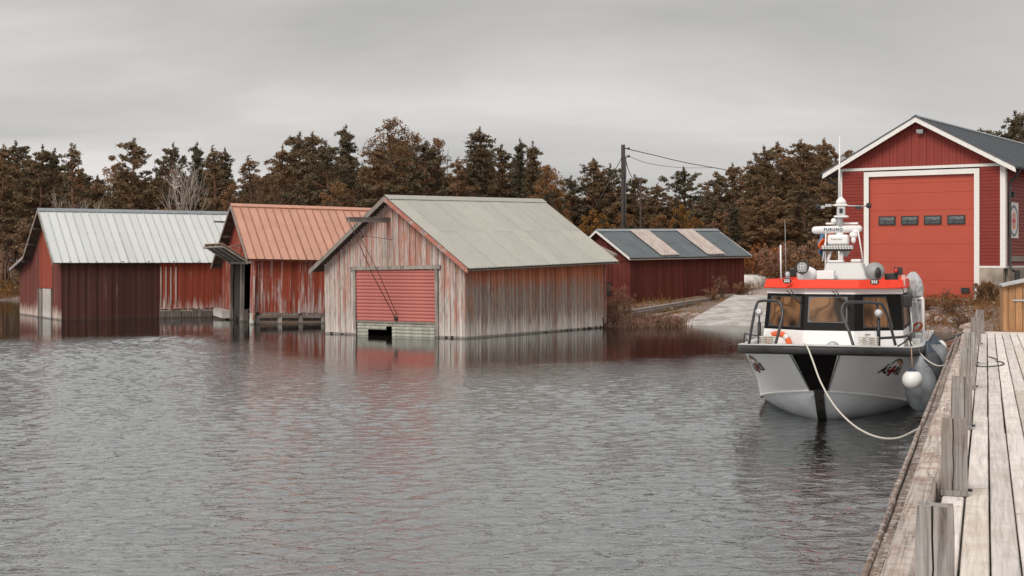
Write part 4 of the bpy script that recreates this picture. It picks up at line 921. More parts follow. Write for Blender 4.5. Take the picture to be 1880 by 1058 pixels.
# ================================================================== utility pole and cables
up = empty('utility_pole', at(1144, 478, 76).xy.to_3d() + Vector((0, 0, .9)), label='black utility pole rising behind the slate-roofed shed', cat='utility pole')
ph = H + (478 - 266) / F * 76 - .9
MB().tube([(0, 0, 0), (0, 0, ph)], [.14, .11], 10).build('pole_shaft', M['pole_wood'], up)
q = MB(); q.tube([(.1, 0, ph - .2), (.28, -.05, ph - .2)], .03, 6); q.tube([(.1, 0, ph - .65), (.3, -.05, ph - .65)], .03, 6); q.ball((.3, -.05, ph - .2), .06, 8, 6); q.ball((.3, -.05, ph - .62), .07, 8, 6); q.build('insulator', M['black'], up)
q = MB(); q.tube([(.12, -.1, 0), (.14, -.1, ph - .7)], .03, 5); q.build('conduit', M['blackmetal'], up)
def catm(pts, n=10):
    P_ = [Vector(p) for p in pts]; P_ = [P_[0] * 2 - P_[1]] + P_ + [P_[-1] * 2 - P_[-2]]; out = []
    for i in range(1, len(P_) - 2):
        a, b_, c, d = P_[i - 1:i + 3]
        for k in range(n):
            t = k / n; out.append(.5 * ((2 * b_) + (c - a) * t + (2 * a - 5 * b_ + 4 * c - d) * t * t + (3 * b_ - a - 3 * c + d) * t ** 3))
    return out + [P_[-2]]
def rope(name, pts, r, mat, label=None, cat=None, parent=None, n=10, seg=6, group=None):
    o = MB().tube(catm(pts, n), r, seg).build(name, mat, parent); return tag(o, label, cat, group)
rope('power_cable', [at(1149, 273, 76), at(1200, 285, 79), at(1260, 299, 83), at(1333, 312, 88)], .022, M['wire'], 'upper cable running from the pole towards the right-hand pines', 'cable')
rope('power_cable', [at(1149, 285, 76), at(1190, 300, 79), at(1250, 308, 83), at(1315, 308, 88)], .012, M['wire'], 'thin lower sagging cable from the pole to the pines', 'cable')
rope('stay_wire', [at(1144, 285, 76), at(1086, 395, 73)], .02, M['wire'], 'stay wire slanting down to the left from the pole', 'wire', n=1)
rope('service_cable', [at(1148, 290, 76), at(1156, 318, 80), at(1176, 352, 86)], .02, M['wire'], 'short cable dropping right from the pole to the farther pole', 'cable', n=4)
fp = empty('utility_pole', at(1176, 478, 88).xy.to_3d() + Vector((0, 0, 1)), label='farther brown utility pole right of the black one, half lost in the trees', cat='utility pole')
MB().tube([(0, 0, 0), (0, 0, H + 150 / F * 88 - 1)], [.07, .055], 8).build('pole_shaft', M['bark_dark'], fp)
MB().beam((-.6, 0, 5.5), (.6, 0, 5.5), .06, .06).build('crossarm', M['bark_dark'], fp)

# ================================================================== shore vegetation, stones
def tuft(rg, c, n, h, spread, lean=.35, w_=.025):
    n = int(n); b = np.asarray(c) + np.c_[rg.normal(0, spread, (n, 2)), np.zeros(n)]
    hh = h * (.5 + .7 * rg.random((n, 1))); ln = rg.normal(0, lean, (n, 2)); tip = b + np.c_[ln * hh, hh * .95]; mid = b + np.c_[ln * hh * .3, hh * .55]
    a = rg.random(n) * 6.28; s_ = np.c_[np.cos(a), np.sin(a), np.zeros(n)] * w_
    return np.stack([b - s_, b + s_, mid, mid - s_ * .7, mid + s_ * .7, tip], 1).reshape(-1, 3)
def gz(x, y): return float(ground_h(np.array([x]), np.array([y]))[0])
def veg(name, spots, mat, kind='stuff', label=None, cat=None, group=None, leaf=0, leafsize=.07):
    rg = np.random.default_rng(len(spots) * 13 + 5); tr = []
    for (x, y, n, h, sp_) in spots:
        tr.append(tuft(rg, (x, y, max(gz(x, y), -.05) - .02), n, h, sp_))
        if leaf: tr.append(tri_cloud(rg, (x, y, max(gz(x, y), 0) + h * .55), (sp_ * 1.6, sp_ * 1.6, h * .42), int(n * leaf), leafsize, elong=1.2))
    o = obj(name, cloud_mesh(name, tr, M[mat])); return tag(o, label, cat, group, kind)
M['reed'] = foliage('dry_reeds', (.11, .06, .042), (.33, .19, .14), (.40, .20, .14), .5, 1.5)
M['grass_dry'] = foliage('dry_grass', (.08, .05, .02), (.26, .16, .06), (.33, .15, .045), .6, 1.2)
M['berry'] = foliage('orange_weeds', (.09, .045, .02), (.26, .13, .06), (.46, .16, .045), .6, 2.0)
rd = random.Random(5)
sp_ = []
for i in range(60):
    t = rd.random(); x = 3.0 + t * 3.6; y = 55.9 + rd.uniform(-.5, 1.2) - (1 - t) * .3; sp_.append((x, y, 30, rd.uniform(.3, .75) * (1.15 - .5 * t), .22))
veg('reeds', sp_, 'reed', leaf=1.4)
sp_ = [(rd.uniform(3.5, 11), rd.uniform(57, 66), 14, rd.uniform(.15, .45), .3) for _ in range(160)]
sp_ = [s for s in sp_ if not (s[0] > 6.2 and s[1] - 56 < (s[0] - 5.6) * 2.0 + 2 and s[0] > 7)]
veg('grass', sp_, 'grass_dry')
sp_ = [(rd.uniform(11.5, 19), rd.uniform(66, 84), 26, rd.uniform(.2, .6), .5) for _ in range(130) ]
sp_ = [s for s in sp_ if not (11.4 < s[0] < 17.5 and s[1] < 74)]
veg('grass', sp_, 'grass_dry', leaf=.2)
sp_ = []
for i in range(400):
    x = rd.uniform(12, 24); y = rd.uniform(32, 57)
    s_ = float(shore_dist(np.array([x]), np.array([y]))[0])
    if s_ > .3 and (x - 19.03) * .559 + (y - 55) * .829 < -.5: sp_.append((x, y, 22, rd.uniform(.12, .42), .3))
veg('grass', sp_, 'grass_dry', leaf=.3)
veg('weeds', [s[:2] + (30, rd.uniform(.25, .6), .35) for s in sp_ if rd.random() < .28], 'berry', leaf=2.0)
sp_ = [(rd.uniform(-42, -30), rd.uniform(93, 99), 40, rd.uniform(.4, 1.0), .6) for _ in range(90)]
veg('weeds', sp_, 'grass_dry', leaf=.8, leafsize=.15)
# bushes, each a plant of its own
def make_bush(seed, mat, h=1.6, r=1.0, n=60, size=.09, stems=16):
    rg = np.random.default_rng(seed); rdn = random.Random(seed); q = MB(); tr = []
    for k in range(stems):
        a = rdn.random() * 6.28; rr = r * math.sqrt(rdn.random()); tip = Vector((math.cos(a) * rr, math.sin(a) * rr, h * rdn.uniform(.6, 1)))
        q.tube([(tip.x * .15, tip.y * .15, 0), (tip.x * .5, tip.y * .5, tip.z * .6), tip], [.02, .014, .005], 4, cap=False)
        for j in range(n // stems + 1):
            t = rdn.uniform(.35, 1.05); c = Vector((tip.x * t, tip.y * t, tip.z * t)) + Vector((rdn.gauss(0, .1), rdn.gauss(0, .1), rdn.gauss(0, .1)))
            tr.append(tri_cloud(rg, c, (.16, .16, .14), 26, size, elong=1.2))
    mc = cloud_mesh('leaves', tr, M[mat]); mt = q.mesh('stems'); mt.materials.append(M['twig']); return mc, mt
BU = {'red': make_bush(1, 'red_leaf', 1.8, 1.1, 80), 'dry': make_bush(2, 'dry_leaf', 1.5, 1.0, 70), 'rust': make_bush(3, 'rust_leaf', 1.2, .9, 60), 'orange': make_bush(4, 'berry', .8, .6, 40, .06), 'weed': make_bush(5, 'reed', 1.4, .5, 36, .06, 10)}
def bush(px, py, d, kind, s_, label, group='bushes on the shore'):
    p = at(px, py, d); zg = gz(p.x, p.y); e = empty('bush', (p.x, p.y, zg - .04), (0, 0, random.random() * 6.28), label=label, cat='bush', group=group); e.scale = (s_,) * 3
    obj('leaves', BU[kind][0], None, e); obj('stems', BU[kind][1], None, e); return e
bush(1418, 500, 76, 'red', 1.1, 'reddish bush with pale flecks right beside the upturned white boat'); bush(1432, 490, 74, 'red', 1.3, 'reddish bush behind the left white antenna of the rescue boat')
bush(1462, 485, 76, 'dry', 1.7, 'brown bush behind the round searchlight'); bush(1490, 480, 73, 'dry', 1.6, 'yellow brown bush left of the boat mast'); bush(1520, 480, 70, 'dry', 1.5, 'brown bush at the left foot of the boat hall')
bush(1386, 485, 84, 'rust', 1.6, 'rusty bush behind the upturned white boat'); bush(1420, 470, 86, 'rust', 2.2, 'broad rusty bush at the edge of the dark pines'); bush(1455, 470, 87, 'dry', 2.2, 'dry bush behind the brown ones, under the dark pines')
bush(1395, 470, 79, 'orange', 2.6, 'golden bush behind the upturned white boat, right of the shed'); bush(1448, 492, 72, 'orange', 1.9, 'low orange bush in front of the brown ones behind the boat antennas')
bush(1362, 500, 67.5, 'dry', .5, 'small dry bush at the right corner of the dark red shed'); bush(1325, 520, 66.8, 'weed', .7, 'dry weed standing against the right end of the dark red shed wall'); bush(1305, 530, 66, 'dry', .38, 'little brown bush at the end of the grey timbers')
bush(1124, 540, 57.6, 'weed', 1.0, 'tall dry weed with an orange tip right of the grey-roofed boathouse'); bush(1106, 560, 57, 'dry', .6, 'brown bush against the far corner of the grey-roofed boathouse'); bush(1150, 560, 58.5, 'weed', .7, 'short dry weed in front of the shed wall')
bush(1745, 560, 53.0, 'orange', .75, 'orange brown shrub on the gravel bank below the hall door'); bush(1735, 545, 55, 'weed', .35, 'small tuft on the bank below the big red door'); bush(1822, 530, 54, 'orange', .9, 'orange shrub growing in front of the hall foundation')
bush(1806, 535, 54.5, 'dry', .5, 'dark brown shrub at the right foot of the white door casing'); bush(1700, 540, 54, 'orange', .6, 'low orange shrub near the stern of the rescue boat'); bush(1815, 585, 44, 'rust', .4, 'low rusty shrub left of the wooden cabinet'); bush(1765, 560, 51.5, 'orange', .7, 'orange shrub just left of the farthest mooring post')
# stones: the larger ones singly, pebbles as stuff
M['stone'] = plain('pinkish_granite', (.33, .25, .22), .9, var=.3, scale=3, bump=.03)
def stone_mesh(seed):
    rg = np.random.default_rng(seed); q = MB(); q.ball((0, 0, 0), 1.0, 9, 6); me = q.mesh('stone'); 
    for v in me.vertices:
        n_ = v.co.normalized(); k = 1 + .28 * mnoise.noise(n_ * 1.6 + Vector((seed * 3.1, 0, 0))); v.co = Vector((n_.x * k, n_.y * k * .8, n_.z * k * .6))
    me.materials.append(M['stone']); return me
ST = [stone_mesh(k) for k in range(5)]
k_ = 0
for (px, py, d, s_) in [(1150, 572, 59.5, .3), (1186, 566, 60.5, .28), (1205, 560, 61, .22), (1228, 560, 62, .25), (1243, 590, 57.5, .2), (1222, 597, 57.2, .22), (1196, 600, 57, .25), (1168, 602, 56.6, .2), (1262, 585, 58, .2), (1385, 535, 68, .22), (1700, 600, 53, .28), (1722, 604, 52.6, .24), (1752, 606, 52.2, .26), (1775, 602, 51.4, .3), (1790, 590, 48, .25), (1800, 600, 42, .2), (1815, 605, 39, .16), (1830, 598, 37, .15)]:
    p = at(px, py, d); o = obj('stone', ST[k_ % 5], None, None, loc=(p.x, p.y, gz(p.x, p.y) + s_ * .2), rot=(0, 0, random.random() * 6), scale=(s_,) * 3); k_ += 1
    tag(o, 'pinkish grey stone on the bank below the big red door' if px > 1600 else 'pinkish grey stone on the shore between grey boathouse and boat ramp', 'stone', 'stones below the boat hall' if px > 1600 else 'stones by the boat ramp')
rg = np.random.default_rng(3); vs = []; fs = []; n_ = 0
tet = np.array([[1, 0, 0], [.4, .9, 0], [-.6, .75, 0], [-1, -.1, 0], [-.3, -.9, 0], [.6, -.7, 0], [.5, .1, .55], [-.25, .35, .6], [-.2, -.4, .5]]); tf = np.array([[0, 1, 6], [1, 2, 7], [1, 7, 6], [2, 3, 7], [3, 4, 8], [3, 8, 7], [4, 5, 8], [5, 0, 6], [5, 6, 8], [6, 7, 8]])
for i in range(9000):
    if i % 3 == 0: x, y = rg.uniform(3, 8), rg.uniform(55.5, 61)
    elif i % 3 == 1: x, y = rg.uniform(11, 24), rg.uniform(33, 56)
    else: x, y = rg.uniform(-44, -30), rg.uniform(92, 100)
    vs.append((x, y, 0))
xy = np.array(vs); sdv = shore_dist(xy[:, 0], xy[:, 1]); keep = (sdv > -.6) & (sdv < 7) & ((xy[:, 0] - 19.03) * .559 + (xy[:, 1] - 55) * .829 < -.2) | ((xy[:, 0] < 0) & (sdv > -.6) & (sdv < 5)); xy = xy[keep]; xy[:, 2] = ground_h(xy[:, 0], xy[:, 1])
sz = rg.uniform(.02, .085, (len(xy), 1, 1)); an = rg.random(len(xy)) * 6.28; ca, sa = np.cos(an), np.sin(an)
T = tet[None] * sz * rg.uniform(.7, 1.4, (len(xy), 1, 3)); T = np.stack([T[..., 0] * ca[:, None] - T[..., 1] * sa[:, None], T[..., 0] * sa[:, None] + T[..., 1] * ca[:, None], T[..., 2]], -1) + xy[:, None]
Fi = (tf[None] + (np.arange(len(xy)) * 9)[:, None, None]).reshape(-1, 3)
tag(obj('pebbles', np_mesh('pebbles', T.reshape(-1, 3), Fi), M['stone']), kind='stuff')

# old grey timbers of the slip beside the shed
tb = empty('timber_slip', (0, 0, 0), label='long grey timbers in two tiers lying on the shore before the dark red shed', cat='timber slip')
def gpt(px, py, d): return at(px, py, d)
for (a, b_, w__, h__) in ((at(1146, 574, 58.6), at(1308, 548, 66.4), .34, .12), (at(1152, 579, 58.3), at(1300, 554, 65.6), .16, .14), (at(1165, 590, 57.4), at(1286, 563, 64.2), .22, .12)):
    q = MB(); n__ = 3
    for k in range(n__): q.beam(a.lerp(b_, k / n__ + .003), a.lerp(b_, (k + 1) / n__), w__, h__)
    q.build('timber', M['grey_wood'], tb)
for k in range(5):
    p = at(1150, 582, 58.2).lerp(at(1300, 560, 65.4), k / 4.2); q = MB(); q.beam(p + Vector((-.5, .5, -.12)), p + Vector((.45, -.45, -.22)), .18, .16); q.build('sleeper', M['dark_wood'], tb)
# upturned white boat
ub = MB(); pr = []
n__, m__ = 18, 10; vs = []; fs = []
for i in range(n__ + 1):
    t = i / n__ * 2 - 1; wv = (1 - abs(t) ** 2.6) ** .6
    for j in range(m__ + 1):
        a = math.pi * j / m__; vs.append((t * 1.9, math.cos(a) * .72 * wv, max(math.sin(a), 0) ** .8 * .72 * (wv ** .6)))
for i in range(n__):
    for j in range(m__): fs.append((i * (m__ + 1) + j, (i + 1) * (m__ + 1) + j, (i + 1) * (m__ + 1) + j + 1, i * (m__ + 1) + j + 1))
M['dinghy'] = plain('dirty_white_gelcoat', (.62, .58, .54), .5, var=.2, scale=3)
p = at(1368, 520, 76.5); z_ = gz(p.x, p.y)
ubr = empty('rowing_boat', (p.x, p.y, z_ + .02), (0, 0, R(25)), label='upturned white rowing boat in the grass beyond the dark red shed', cat='boat')
ub.add(vs, fs, True).build('hull', M['dinghy'], ubr); MB().box((0, 0, .74), (3.2, .05, .06)).build('keel', M['grey_wood'], ubr)

# ================================================================== pier
E = Vector((.3163, .9487, 0)); Pp = Vector((.9487, -.3163, 0)); DZ = 1.0
def dk(s_, q_, z_=0): return E * s_ + Pp * q_ + Vector((0, 0, DZ + z_))
M['plank'] = deckwood('bleached_deck_plank', (.70, .645, .61), stain=(.52, .43, .36), stain_amt=.45, darkc=(.30, .26, .23))
M['plank_new'] = deckwood('yellowish_deck_plank', (.66, .59, .53), stain=(.50, .40, .32), stain_amt=.5, darkc=(.30, .22, .16))
M['beam_wood'] = deckwood('lichen_grown_beam', (.50, .42, .37), con=1, stain=(.26, .13, .09), stain_amt=.75, darkc=(.2, .15, .12), lichen=.45)
M['fender_wood'] = deckwood('dark_lichen_timber', (.22, .16, .13), con=1, stain=(.13, .07, .045), stain_amt=.5, lichen=.75)
M['post_wood'] = deckwood('grey_mooring_post', (.30, .28, .265), grain_axis=2, stain=(.22, .15, .11), stain_amt=.4, darkc=(.12, .10, .09), fine=1.0, con=1)
pier = empty('pier', (0, 0, 0), label='long bleached plank pier running from the lower right towards the shore', cat='pier')
ang = math.atan2(-E.x, E.y)
def plank_mesh(L, w_, t, rd_, wob=.0015, ch=.007, nseg=None):
    nseg = nseg or max(3, int(L / .8)); vs = []; fs = []; wl = wr = 0
    for i in range(nseg + 1):
        y = L * i / nseg; wl = wl * .5 + rd_.uniform(-wob, wob); wr = wr * .5 + rd_.uniform(-wob, wob); dz = rd_.uniform(-wob, wob) * .5
        vs += [(wl, y, -t), (wl, y, -ch + dz), (wl + ch, y, dz), (w_ + wr - ch, y, dz), (w_ + wr, y, -ch + dz), (w_ + wr, y, -t)]
    for i in range(nseg):
        for k in range(6): a = i * 6 + k; b = i * 6 + (k + 1) % 6; fs.append((a, a + 6, b + 6, b))
    fs += [(0, 1, 2, 3, 4, 5), tuple(nseg * 6 + k for k in (5, 4, 3, 2, 1, 0))]
    return MB().add(vs, fs).mesh('plank')
rdp = random.Random(9)
def lay(name, s0, s1, q0, w_, t, mat, z_=0, wob=.0018, ch=.007, rz=0.0):
    me = plank_mesh(s1 - s0 - .006, w_, t, rdp, wob, ch); return obj(name, me, mat, pier, loc=dk(s0, q0, z_), rot=(0, 0, ang + rz))
PW = .1545; SE = 32.9
q0 = -.288; row = 0
while q0 < 3.1:
    cuts = [1.2]
    base_cut = 13.95 if row % 1 == 0 else 0
    s = {0: 9.9, 1: 10.5, 2: 13.95, 3: 13.95, 4: 10.3, 5: 8.2}.get(row, rdp.uniform(6, 12))
    while s < SE - 1.2: cuts.append(s); s += rdp.choice([3.9, 4.1, 4.2, 8.1, 4.8])
    cuts.append(SE + rdp.uniform(-.03, .06))
    for a, b_ in zip(cuts, cuts[1:]):
        lay('plank', a, b_, q0 + .006 + rdp.uniform(-.002, .002), PW - .014 + rdp.uniform(-.004, .003), .048, M['plank_new'] if rdp.random() < .10 else M['plank'], rdp.uniform(-.003, .003))
    q0 += PW; row += 1
# edge beams: raised inner log in lengths, lower lichen-grown outer timber with a thin lip
cuts = [1.0, 5.4, 10.25, 14.9, 19.6, 24.3, 29.0, SE - .2]
for i, (a, b_) in enumerate(zip(cuts, cuts[1:])):
    lay('edge_beam', a, b_, -.475 + rdp.uniform(-.012, .012), .165 + rdp.uniform(-.01, .02), .26, M['beam_wood'], .10 + rdp.uniform(-.02, .02), wob=.0045, ch=.022)
cuts = [1.0, 3.8, 8.4, 12.7, 17.2, 21.9, 26.4, SE - .5]
for i, (a, b_) in enumerate(zip(cuts, cuts[1:])):
    lay('fender_timber', a, b_, -.555 + rdp.uniform(-.008, .008), .074, .30, M['fender_wood'], .055 + rdp.uniform(-.015, .01), wob=.003, ch=.012)
    lay('fender_timber', a + 1.1, b_ + 1.1 if i < len(cuts) - 2 else b_, -.595 + rdp.uniform(-.008, .008), .036, .34, M['fender_wood'], .075 + rdp.uniform(-.015, .01), wob=.003, ch=.01)
for k in range(9):
    s_ = 3 + k * 3.7
    MB().beam(dk(s_, -.5, -.16), dk(s_, 3.1, -.16), .16, .2).build('crossbeam', M['dark_wood'], pier)
    for q_ in (-.42, 1.4, 3.0): MB().tube([dk(s_ + .2, q_, -.2), dk(s_ + .2, q_, -3)], .11, 8).build('pile', M['dark_wood'], pier)
for q_ in (.3, 1.2, 2.2, 3.0): MB().beam(dk(1, q_, -.1), dk(SE, q_, -.1), .1, .12).build('stringer', M['dark_wood'], pier)
# far end: a short landing of cross boards on the shore
for k in range(5): MB().beam(dk(SE + .16 + k * .19, -.2, -.03), dk(SE + .16 + k * .19, 3.1, -.03), .17, .04).build('end_board', M['plank'], pier)
posts = [(1716, 5.72, 70, 927, 'nearest grey mooring post, cut by the bottom of the picture', .01), (1752.5, 9.71, 48, 768, 'second mooring post from the camera, split down the middle', 0), (1765, 13.5, 38, 691, 'third mooring post from the camera with a rusty knot', .01),
         (1776, 17.7, 29, 639, 'fourth mooring post from the camera on the pier edge', 0), (1781.5, 21.8, 24, 610, 'fifth mooring post from the camera, where the rope lies', .0), (1791.5, 26.8, 19, 583, 'sixth mooring post from the camera with a worn foot', .0), (1799, 31.0, 16, 569, 'farthest and darkest mooring post at the pier end', 0)]
for i, (px, d, wp, ty, lb, tl) in enumerate(posts):
    p = at(px, 478, d); w_ = wp * d / F * .97; h = H + (478 - ty) / F * d - DZ; dep = .12
    e = empty('mooring_post', (p.x, p.y, DZ), (R(random.uniform(-.6, .6)), R(random.uniform(-.8, .8)), ang), label=lb, cat='mooring post', group='mooring posts along the pier')
    # two halves with an open check between them, worn cap
    rp = random.Random(i * 7 + 1); c_ = rp.uniform(-.12, .14) * w_ + (.02 * w_)
    q = MB(); nl = 9; vs = []; fs = []; z0_ = -.5; hw_ = w_ / 2; dp_ = dep / 2; cj = c_
    for k in range(nl + 1):
        z = z0_ + (h - z0_) * k / nl; cj = c_ + .10 * (cj - c_) + rp.uniform(-.006, .006); g_ = .0022 + .0022 * (k / nl) * (i % 3 != 2); sh = .006 if k == nl else 0
        j1, j2 = rp.uniform(-.002, .002), rp.uniform(-.002, .002)
        vs += [(-hw_ + j1 + sh, -dp_ + sh, z), (cj - g_, -dp_ + sh, z), (cj, -dp_ + .035, z), (cj + g_, -dp_ + sh, z), (hw_ + j2 - sh, -dp_ + sh, z), (hw_ + j2 - sh, dp_ - sh, z), (-hw_ + j1 + sh, dp_ - sh, z)]
    for k in range(nl):
        for c in range(7): fs.append((k * 7 + c, k * 7 + (c + 1) % 7, (k + 1) * 7 + (c + 1) % 7, (k + 1) * 7 + c))
    fs.append(tuple(nl * 7 + c for c in range(7)))
    q.add(vs, fs).build('post_timber', M['post_wood'], e)
    q = MB(); q.beam((-w_ / 2 - .002, -dep / 2 - .012, .02), (w_ / 2 + .004, -dep / 2 - .012, .02), .022, .035); q.build('base_cleat', M['post_wood'], e)
    MB().tube([(w_ / 2 - .01, 0, .035), (w_ / 2 + .03, 0, .035)], .011, 6).build('bolt', M['black'], e)
# wooden cabinet at the end of the pier
M['larch'] = deckwood('varnished_larch', (.40, .215, .105), grain_axis=2, stain=(.33, .16, .07), stain_amt=.5, darkc=(.35, .18, .09), knots=True)
cb = at(1842, 478, 32.0); cab = empty('cabinet', (cb.x, cb.y, DZ), (0, 0, R(-14)), label='wooden storage cabinet with grey sloping lid at the pier end', cat='cabinet')
CW, CH, CDp = 1.5, 1.02, .8
MB().box((CW / 2, CDp / 2 + .03, CH / 2 + .02), (CW - .06, CDp - .06, CH - .04)).build('carcass', M['larch'], cab)
MB().box((.045, -.0, CH / 2), (.09, .07, CH)).build('corner_post', M['larch'], cab)
n__ = 9; bw_ = (CW - .1) / n__
for k in range(n__): bevel(MB().box((.1 + bw_ * (k + .5), .0, CH / 2 + .0 + .02), (bw_ - .008, .03, CH - .03)).build('door_board', M['larch'], cab), .004, 1)
MB().box((CW / 2, -.0, .015), (CW, .06, .03)).build('plinth', M['larch'], cab)
for k in range(5): MB().box((-.0, .1 + k * .155, CH / 2), (.02, .147, CH)).build('side_board', M['larch'], cab)
Ml = Matrix.Rotation(R(-13), 3, 'Y'); q = MB(); q.box((CW / 2 - .0, CDp / 2 - .05, CH + .19), (CW + .12, CDp + .2, .05), Ml); q.build('lid', M['galv'], cab)
q = MB(); q.poly([(0, -.02, CH - .02), (CW, -.02, CH - .02), (CW, -.02, CH + .33), (0, -.02, CH + .01)], .05, (0, -1, 0)); q.build('lid_frame', M['larch'], cab)
lt = MB(); lt.box((.32, -.03, .70), (.26, .02, .035)); lt.box((.46, -.04, .70), (.07, .03, .07)); lt.tube([(.45, -.06, .68), (.45, -.06, .62), (.49, -.06, .62), (.49, -.06, .68)], .008, 6); lt.box((.47, -.06, .60), (.07, .025, .06)); lt.build('hasp', M['galv'], cab)

# ================================================================== rescue boat
BO = Vector((5.45, 24.35, 0)); BY = R(-18.44)
bt = empty('rescue_boat', BO, (0, 0, BY), label='white rescue boat with orange-red roof rim and radar mast moored at the pier', cat='boat')
cB, sB = math.cos(BY), math.sin(BY)
def S(px, py, yl):
    """photo pixel -> boat coordinates at station yl (x to the right, y aft, z up)"""
    a = (px - 940) / F; b = -(py - 478) / F       # world = t*(a,1,b)+(0,0,H);  local y = (x-ox)*(-sB)... 
    t = (yl + BO.x * (-sB) + BO.y * cB) / (a * (-sB) + cB)
    X = a * t - BO.x; Y = t - BO.y
    return Vector((X * cB + Y * sB, -X * sB + Y * cB, H + b * t))
def ppm(yl): return F / (BO.y + yl * cB)
M['hull'] = plain('pale_grey_hull_paint', (.86, .865, .87), .38, var=.03, scale=1.5)
M['hull_low'] = plain('grey_hull_bottom', (.70, .72, .75), .4, var=.08, scale=2)
M['boot'] = plain('rusty_waterline', (.12, .05, .035), .6, var=.4)
M['cabin_white'] = plain('white_cabin_paint', (.78, .75, .74), .45, var=.03)
M['rim_red'] = plain('orange_red_paint', (.74, .055, .028), .6, var=.06, spec=.2)
M['deck_grey'] = plain('grey_deck', (.50, .50, .50), .7, var=.08, scale=30)
m, nt, b = newmat('amber_glass'); M['amber'] = m
t = NN(nt, 'ShaderNodeTexCoord'); mpa = NN(nt, 'ShaderNodeMapping'); mpa.inputs['Rotation'].default_value = (0, R(35), 0); mpa.inputs['Scale'].default_value = (1.5, 1, .8); LK(nt, t.outputs['Object'], mpa.inputs[0]); n = NN(nt, 'ShaderNodeTexNoise', i_Scale=1.7, i_Detail=1.0, i_Distortion=.8); LK(nt, mpa.outputs[0], n.inputs[0])
LK(nt, ramp(nt, n.outputs[0], [(.34, (.02, .012, .008)), (.42, (.10, .05, .025)), (.50, (.19, .095, .045)), (.54, (.08, .04, .02)), (.60, (.24, .125, .06)), (.70, (.17, .085, .04))]), b.inputs['Base Color'])
b.inputs['Roughness'].default_value = .35; b.inputs['Specular IOR Level'].default_value = .10
bp = NN(nt, 'ShaderNodeBump', i_Strength=.15, i_Distance=.02); LK(nt, n.outputs[0], bp.inputs['Height']); LK(nt, bp.outputs[0], b.inputs['Normal'])
def interp(tab, x):
    xs = [k[0] for k in tab]; return float(np.interp(x, xs, [k[1] for k in tab]))
GB = [(0, .40), (.06, .60), (.15, .79), (.3, .96), (.5, 1.09), (.8, 1.23), (1.4, 1.38), (2.5, 1.48), (4, 1.52), (9.0, 1.46)]
GZ_ = [(0, 1.27), (.6, 1.23), (1.4, 1.18), (2.5, 1.13), (9, 1.10)]
Y0 = -2.5
def Tc(y): t = y - Y0; return Vector((interp(GB, t), y, interp(GZ_, t)))
CH_ = [(-1.74, .13, .52), (-1.45, .42, .47), (-1.1, .72, .42), (-.6, 1.0, .34), (0, 1.2, .25), (1, 1.33, .12), (2, 1.38, .03), (6.5, 1.38, .0)]
def Bc(u):     # chine by parameter 0..1 (y from -1.74 to 6.5)
    y = -1.74 + 8.24 * u; return Vector((float(np.interp(y, [c[0] for c in CH_], [c[1] for c in CH_])), y, float(np.interp(y, [c[0] for c in CH_], [c[2] for c in CH_]))))
US = [0, .003, .008, .016, .028, .045, .07, .1, .14, .2, .3, .45, .65, 1.0]
def Tu(u): return Tc(Y0 + 9.0 * u)
def hullS(sgn, u, w_, off=0.0):
    """hull topside: u 0..1 fore-aft, w_ 0 at gunwale .. 1 at chine"""
    def P0(u, w_):
        a = Tu(u); b_ = Bc(u * .9 + .1 * u * u); p = a.lerp(b_, w_); p.x += .05 * math.sin(math.pi * w_) * min(1, u * 6) * -.6; return Vector((sgn * p.x, p.y, p.z))
    p = P0(u, w_)
    if off:
        e = .004; n_ = (P0(min(u + e, 1), w_) - P0(max(u - e, 0), w_)).cross(P0(u, min(w_ + .01, 1)) - P0(u, max(w_ - .01, 0))).normalized()
        if n_.x * sgn < 0: n_ = -n_
        p = p + n_ * off
    return p
nw_ = 6
for sgn in (-1, 1):
    vs = []; fs = []
    for u in US:
        for j in range(nw_ + 1): vs.append(hullS(sgn, u, j / nw_))
    for i in range(len(US) - 1):
        for j in range(nw_):
            f_ = (i * (nw_ + 1) + j, i * (nw_ + 1) + j + 1, (i + 1) * (nw_ + 1) + j + 1, (i + 1) * (nw_ + 1) + j); fs.append(f_ if sgn > 0 else f_[::-1])
    MB().add(vs, fs, True).build('hull_side', M['hull'], bt)
    # bottom plate from chine to keel
    vs = []; fs = []; KEEL = [(0, -1.70, .50), (.02, -1.60, .36), (.05, -1.42, .18), (.1, -1.22, .03), (.16, -.9, -.14), (.3, 0, -.34), (.5, 1.6, -.42), (1, 6.5, -.42)]
    uu_ = [0, .02, .04, .07, .1, .14, .2, .3, .5, 1.0]
    for u in uu_:
        c = Bc(u); ky = float(np.interp(u, [k[0] for k in KEEL], [k[1] for k in KEEL])); kz = float(np.interp(u, [k[0] for k in KEEL], [k[2] for k in KEEL]))
        K = Vector((.055, ky, kz)); C_ = Vector((sgn * (c.x - .03), c.y, c.z - .01))
        for j in range(6):
            p = C_.lerp(Vector((sgn * K.x, K.y, K.z)), j / 5); p.z -= .05 * math.sin(math.pi * j / 5); vs.append(p)
    for i in range(len(uu_) - 1):
        for j in range(5):
            f_ = (i * 6 + j, i * 6 + j + 1, (i + 1) * 6 + j + 1, (i + 1) * 6 + j); fs.append(f_ if sgn > 0 else f_[::-1])
    MB().add(vs, fs, True).build('hull_bottom', M['hull_low'], bt)
    MB().tube([Vector((sgn * Bc(u).x, Bc(u).y, Bc(u).z)) for u in [0, .02, .04, .07, .1, .14, .2, .3, .5]], .022, 6).build('chine_rail', M['cabin_white'], bt)
    # weld seams, spray strip
    MB().tube([hullS(sgn, .001, t_ / 6, .004) for t_ in range(7)], .014, 6).build('bow_edge', M['grey_metal'], bt)
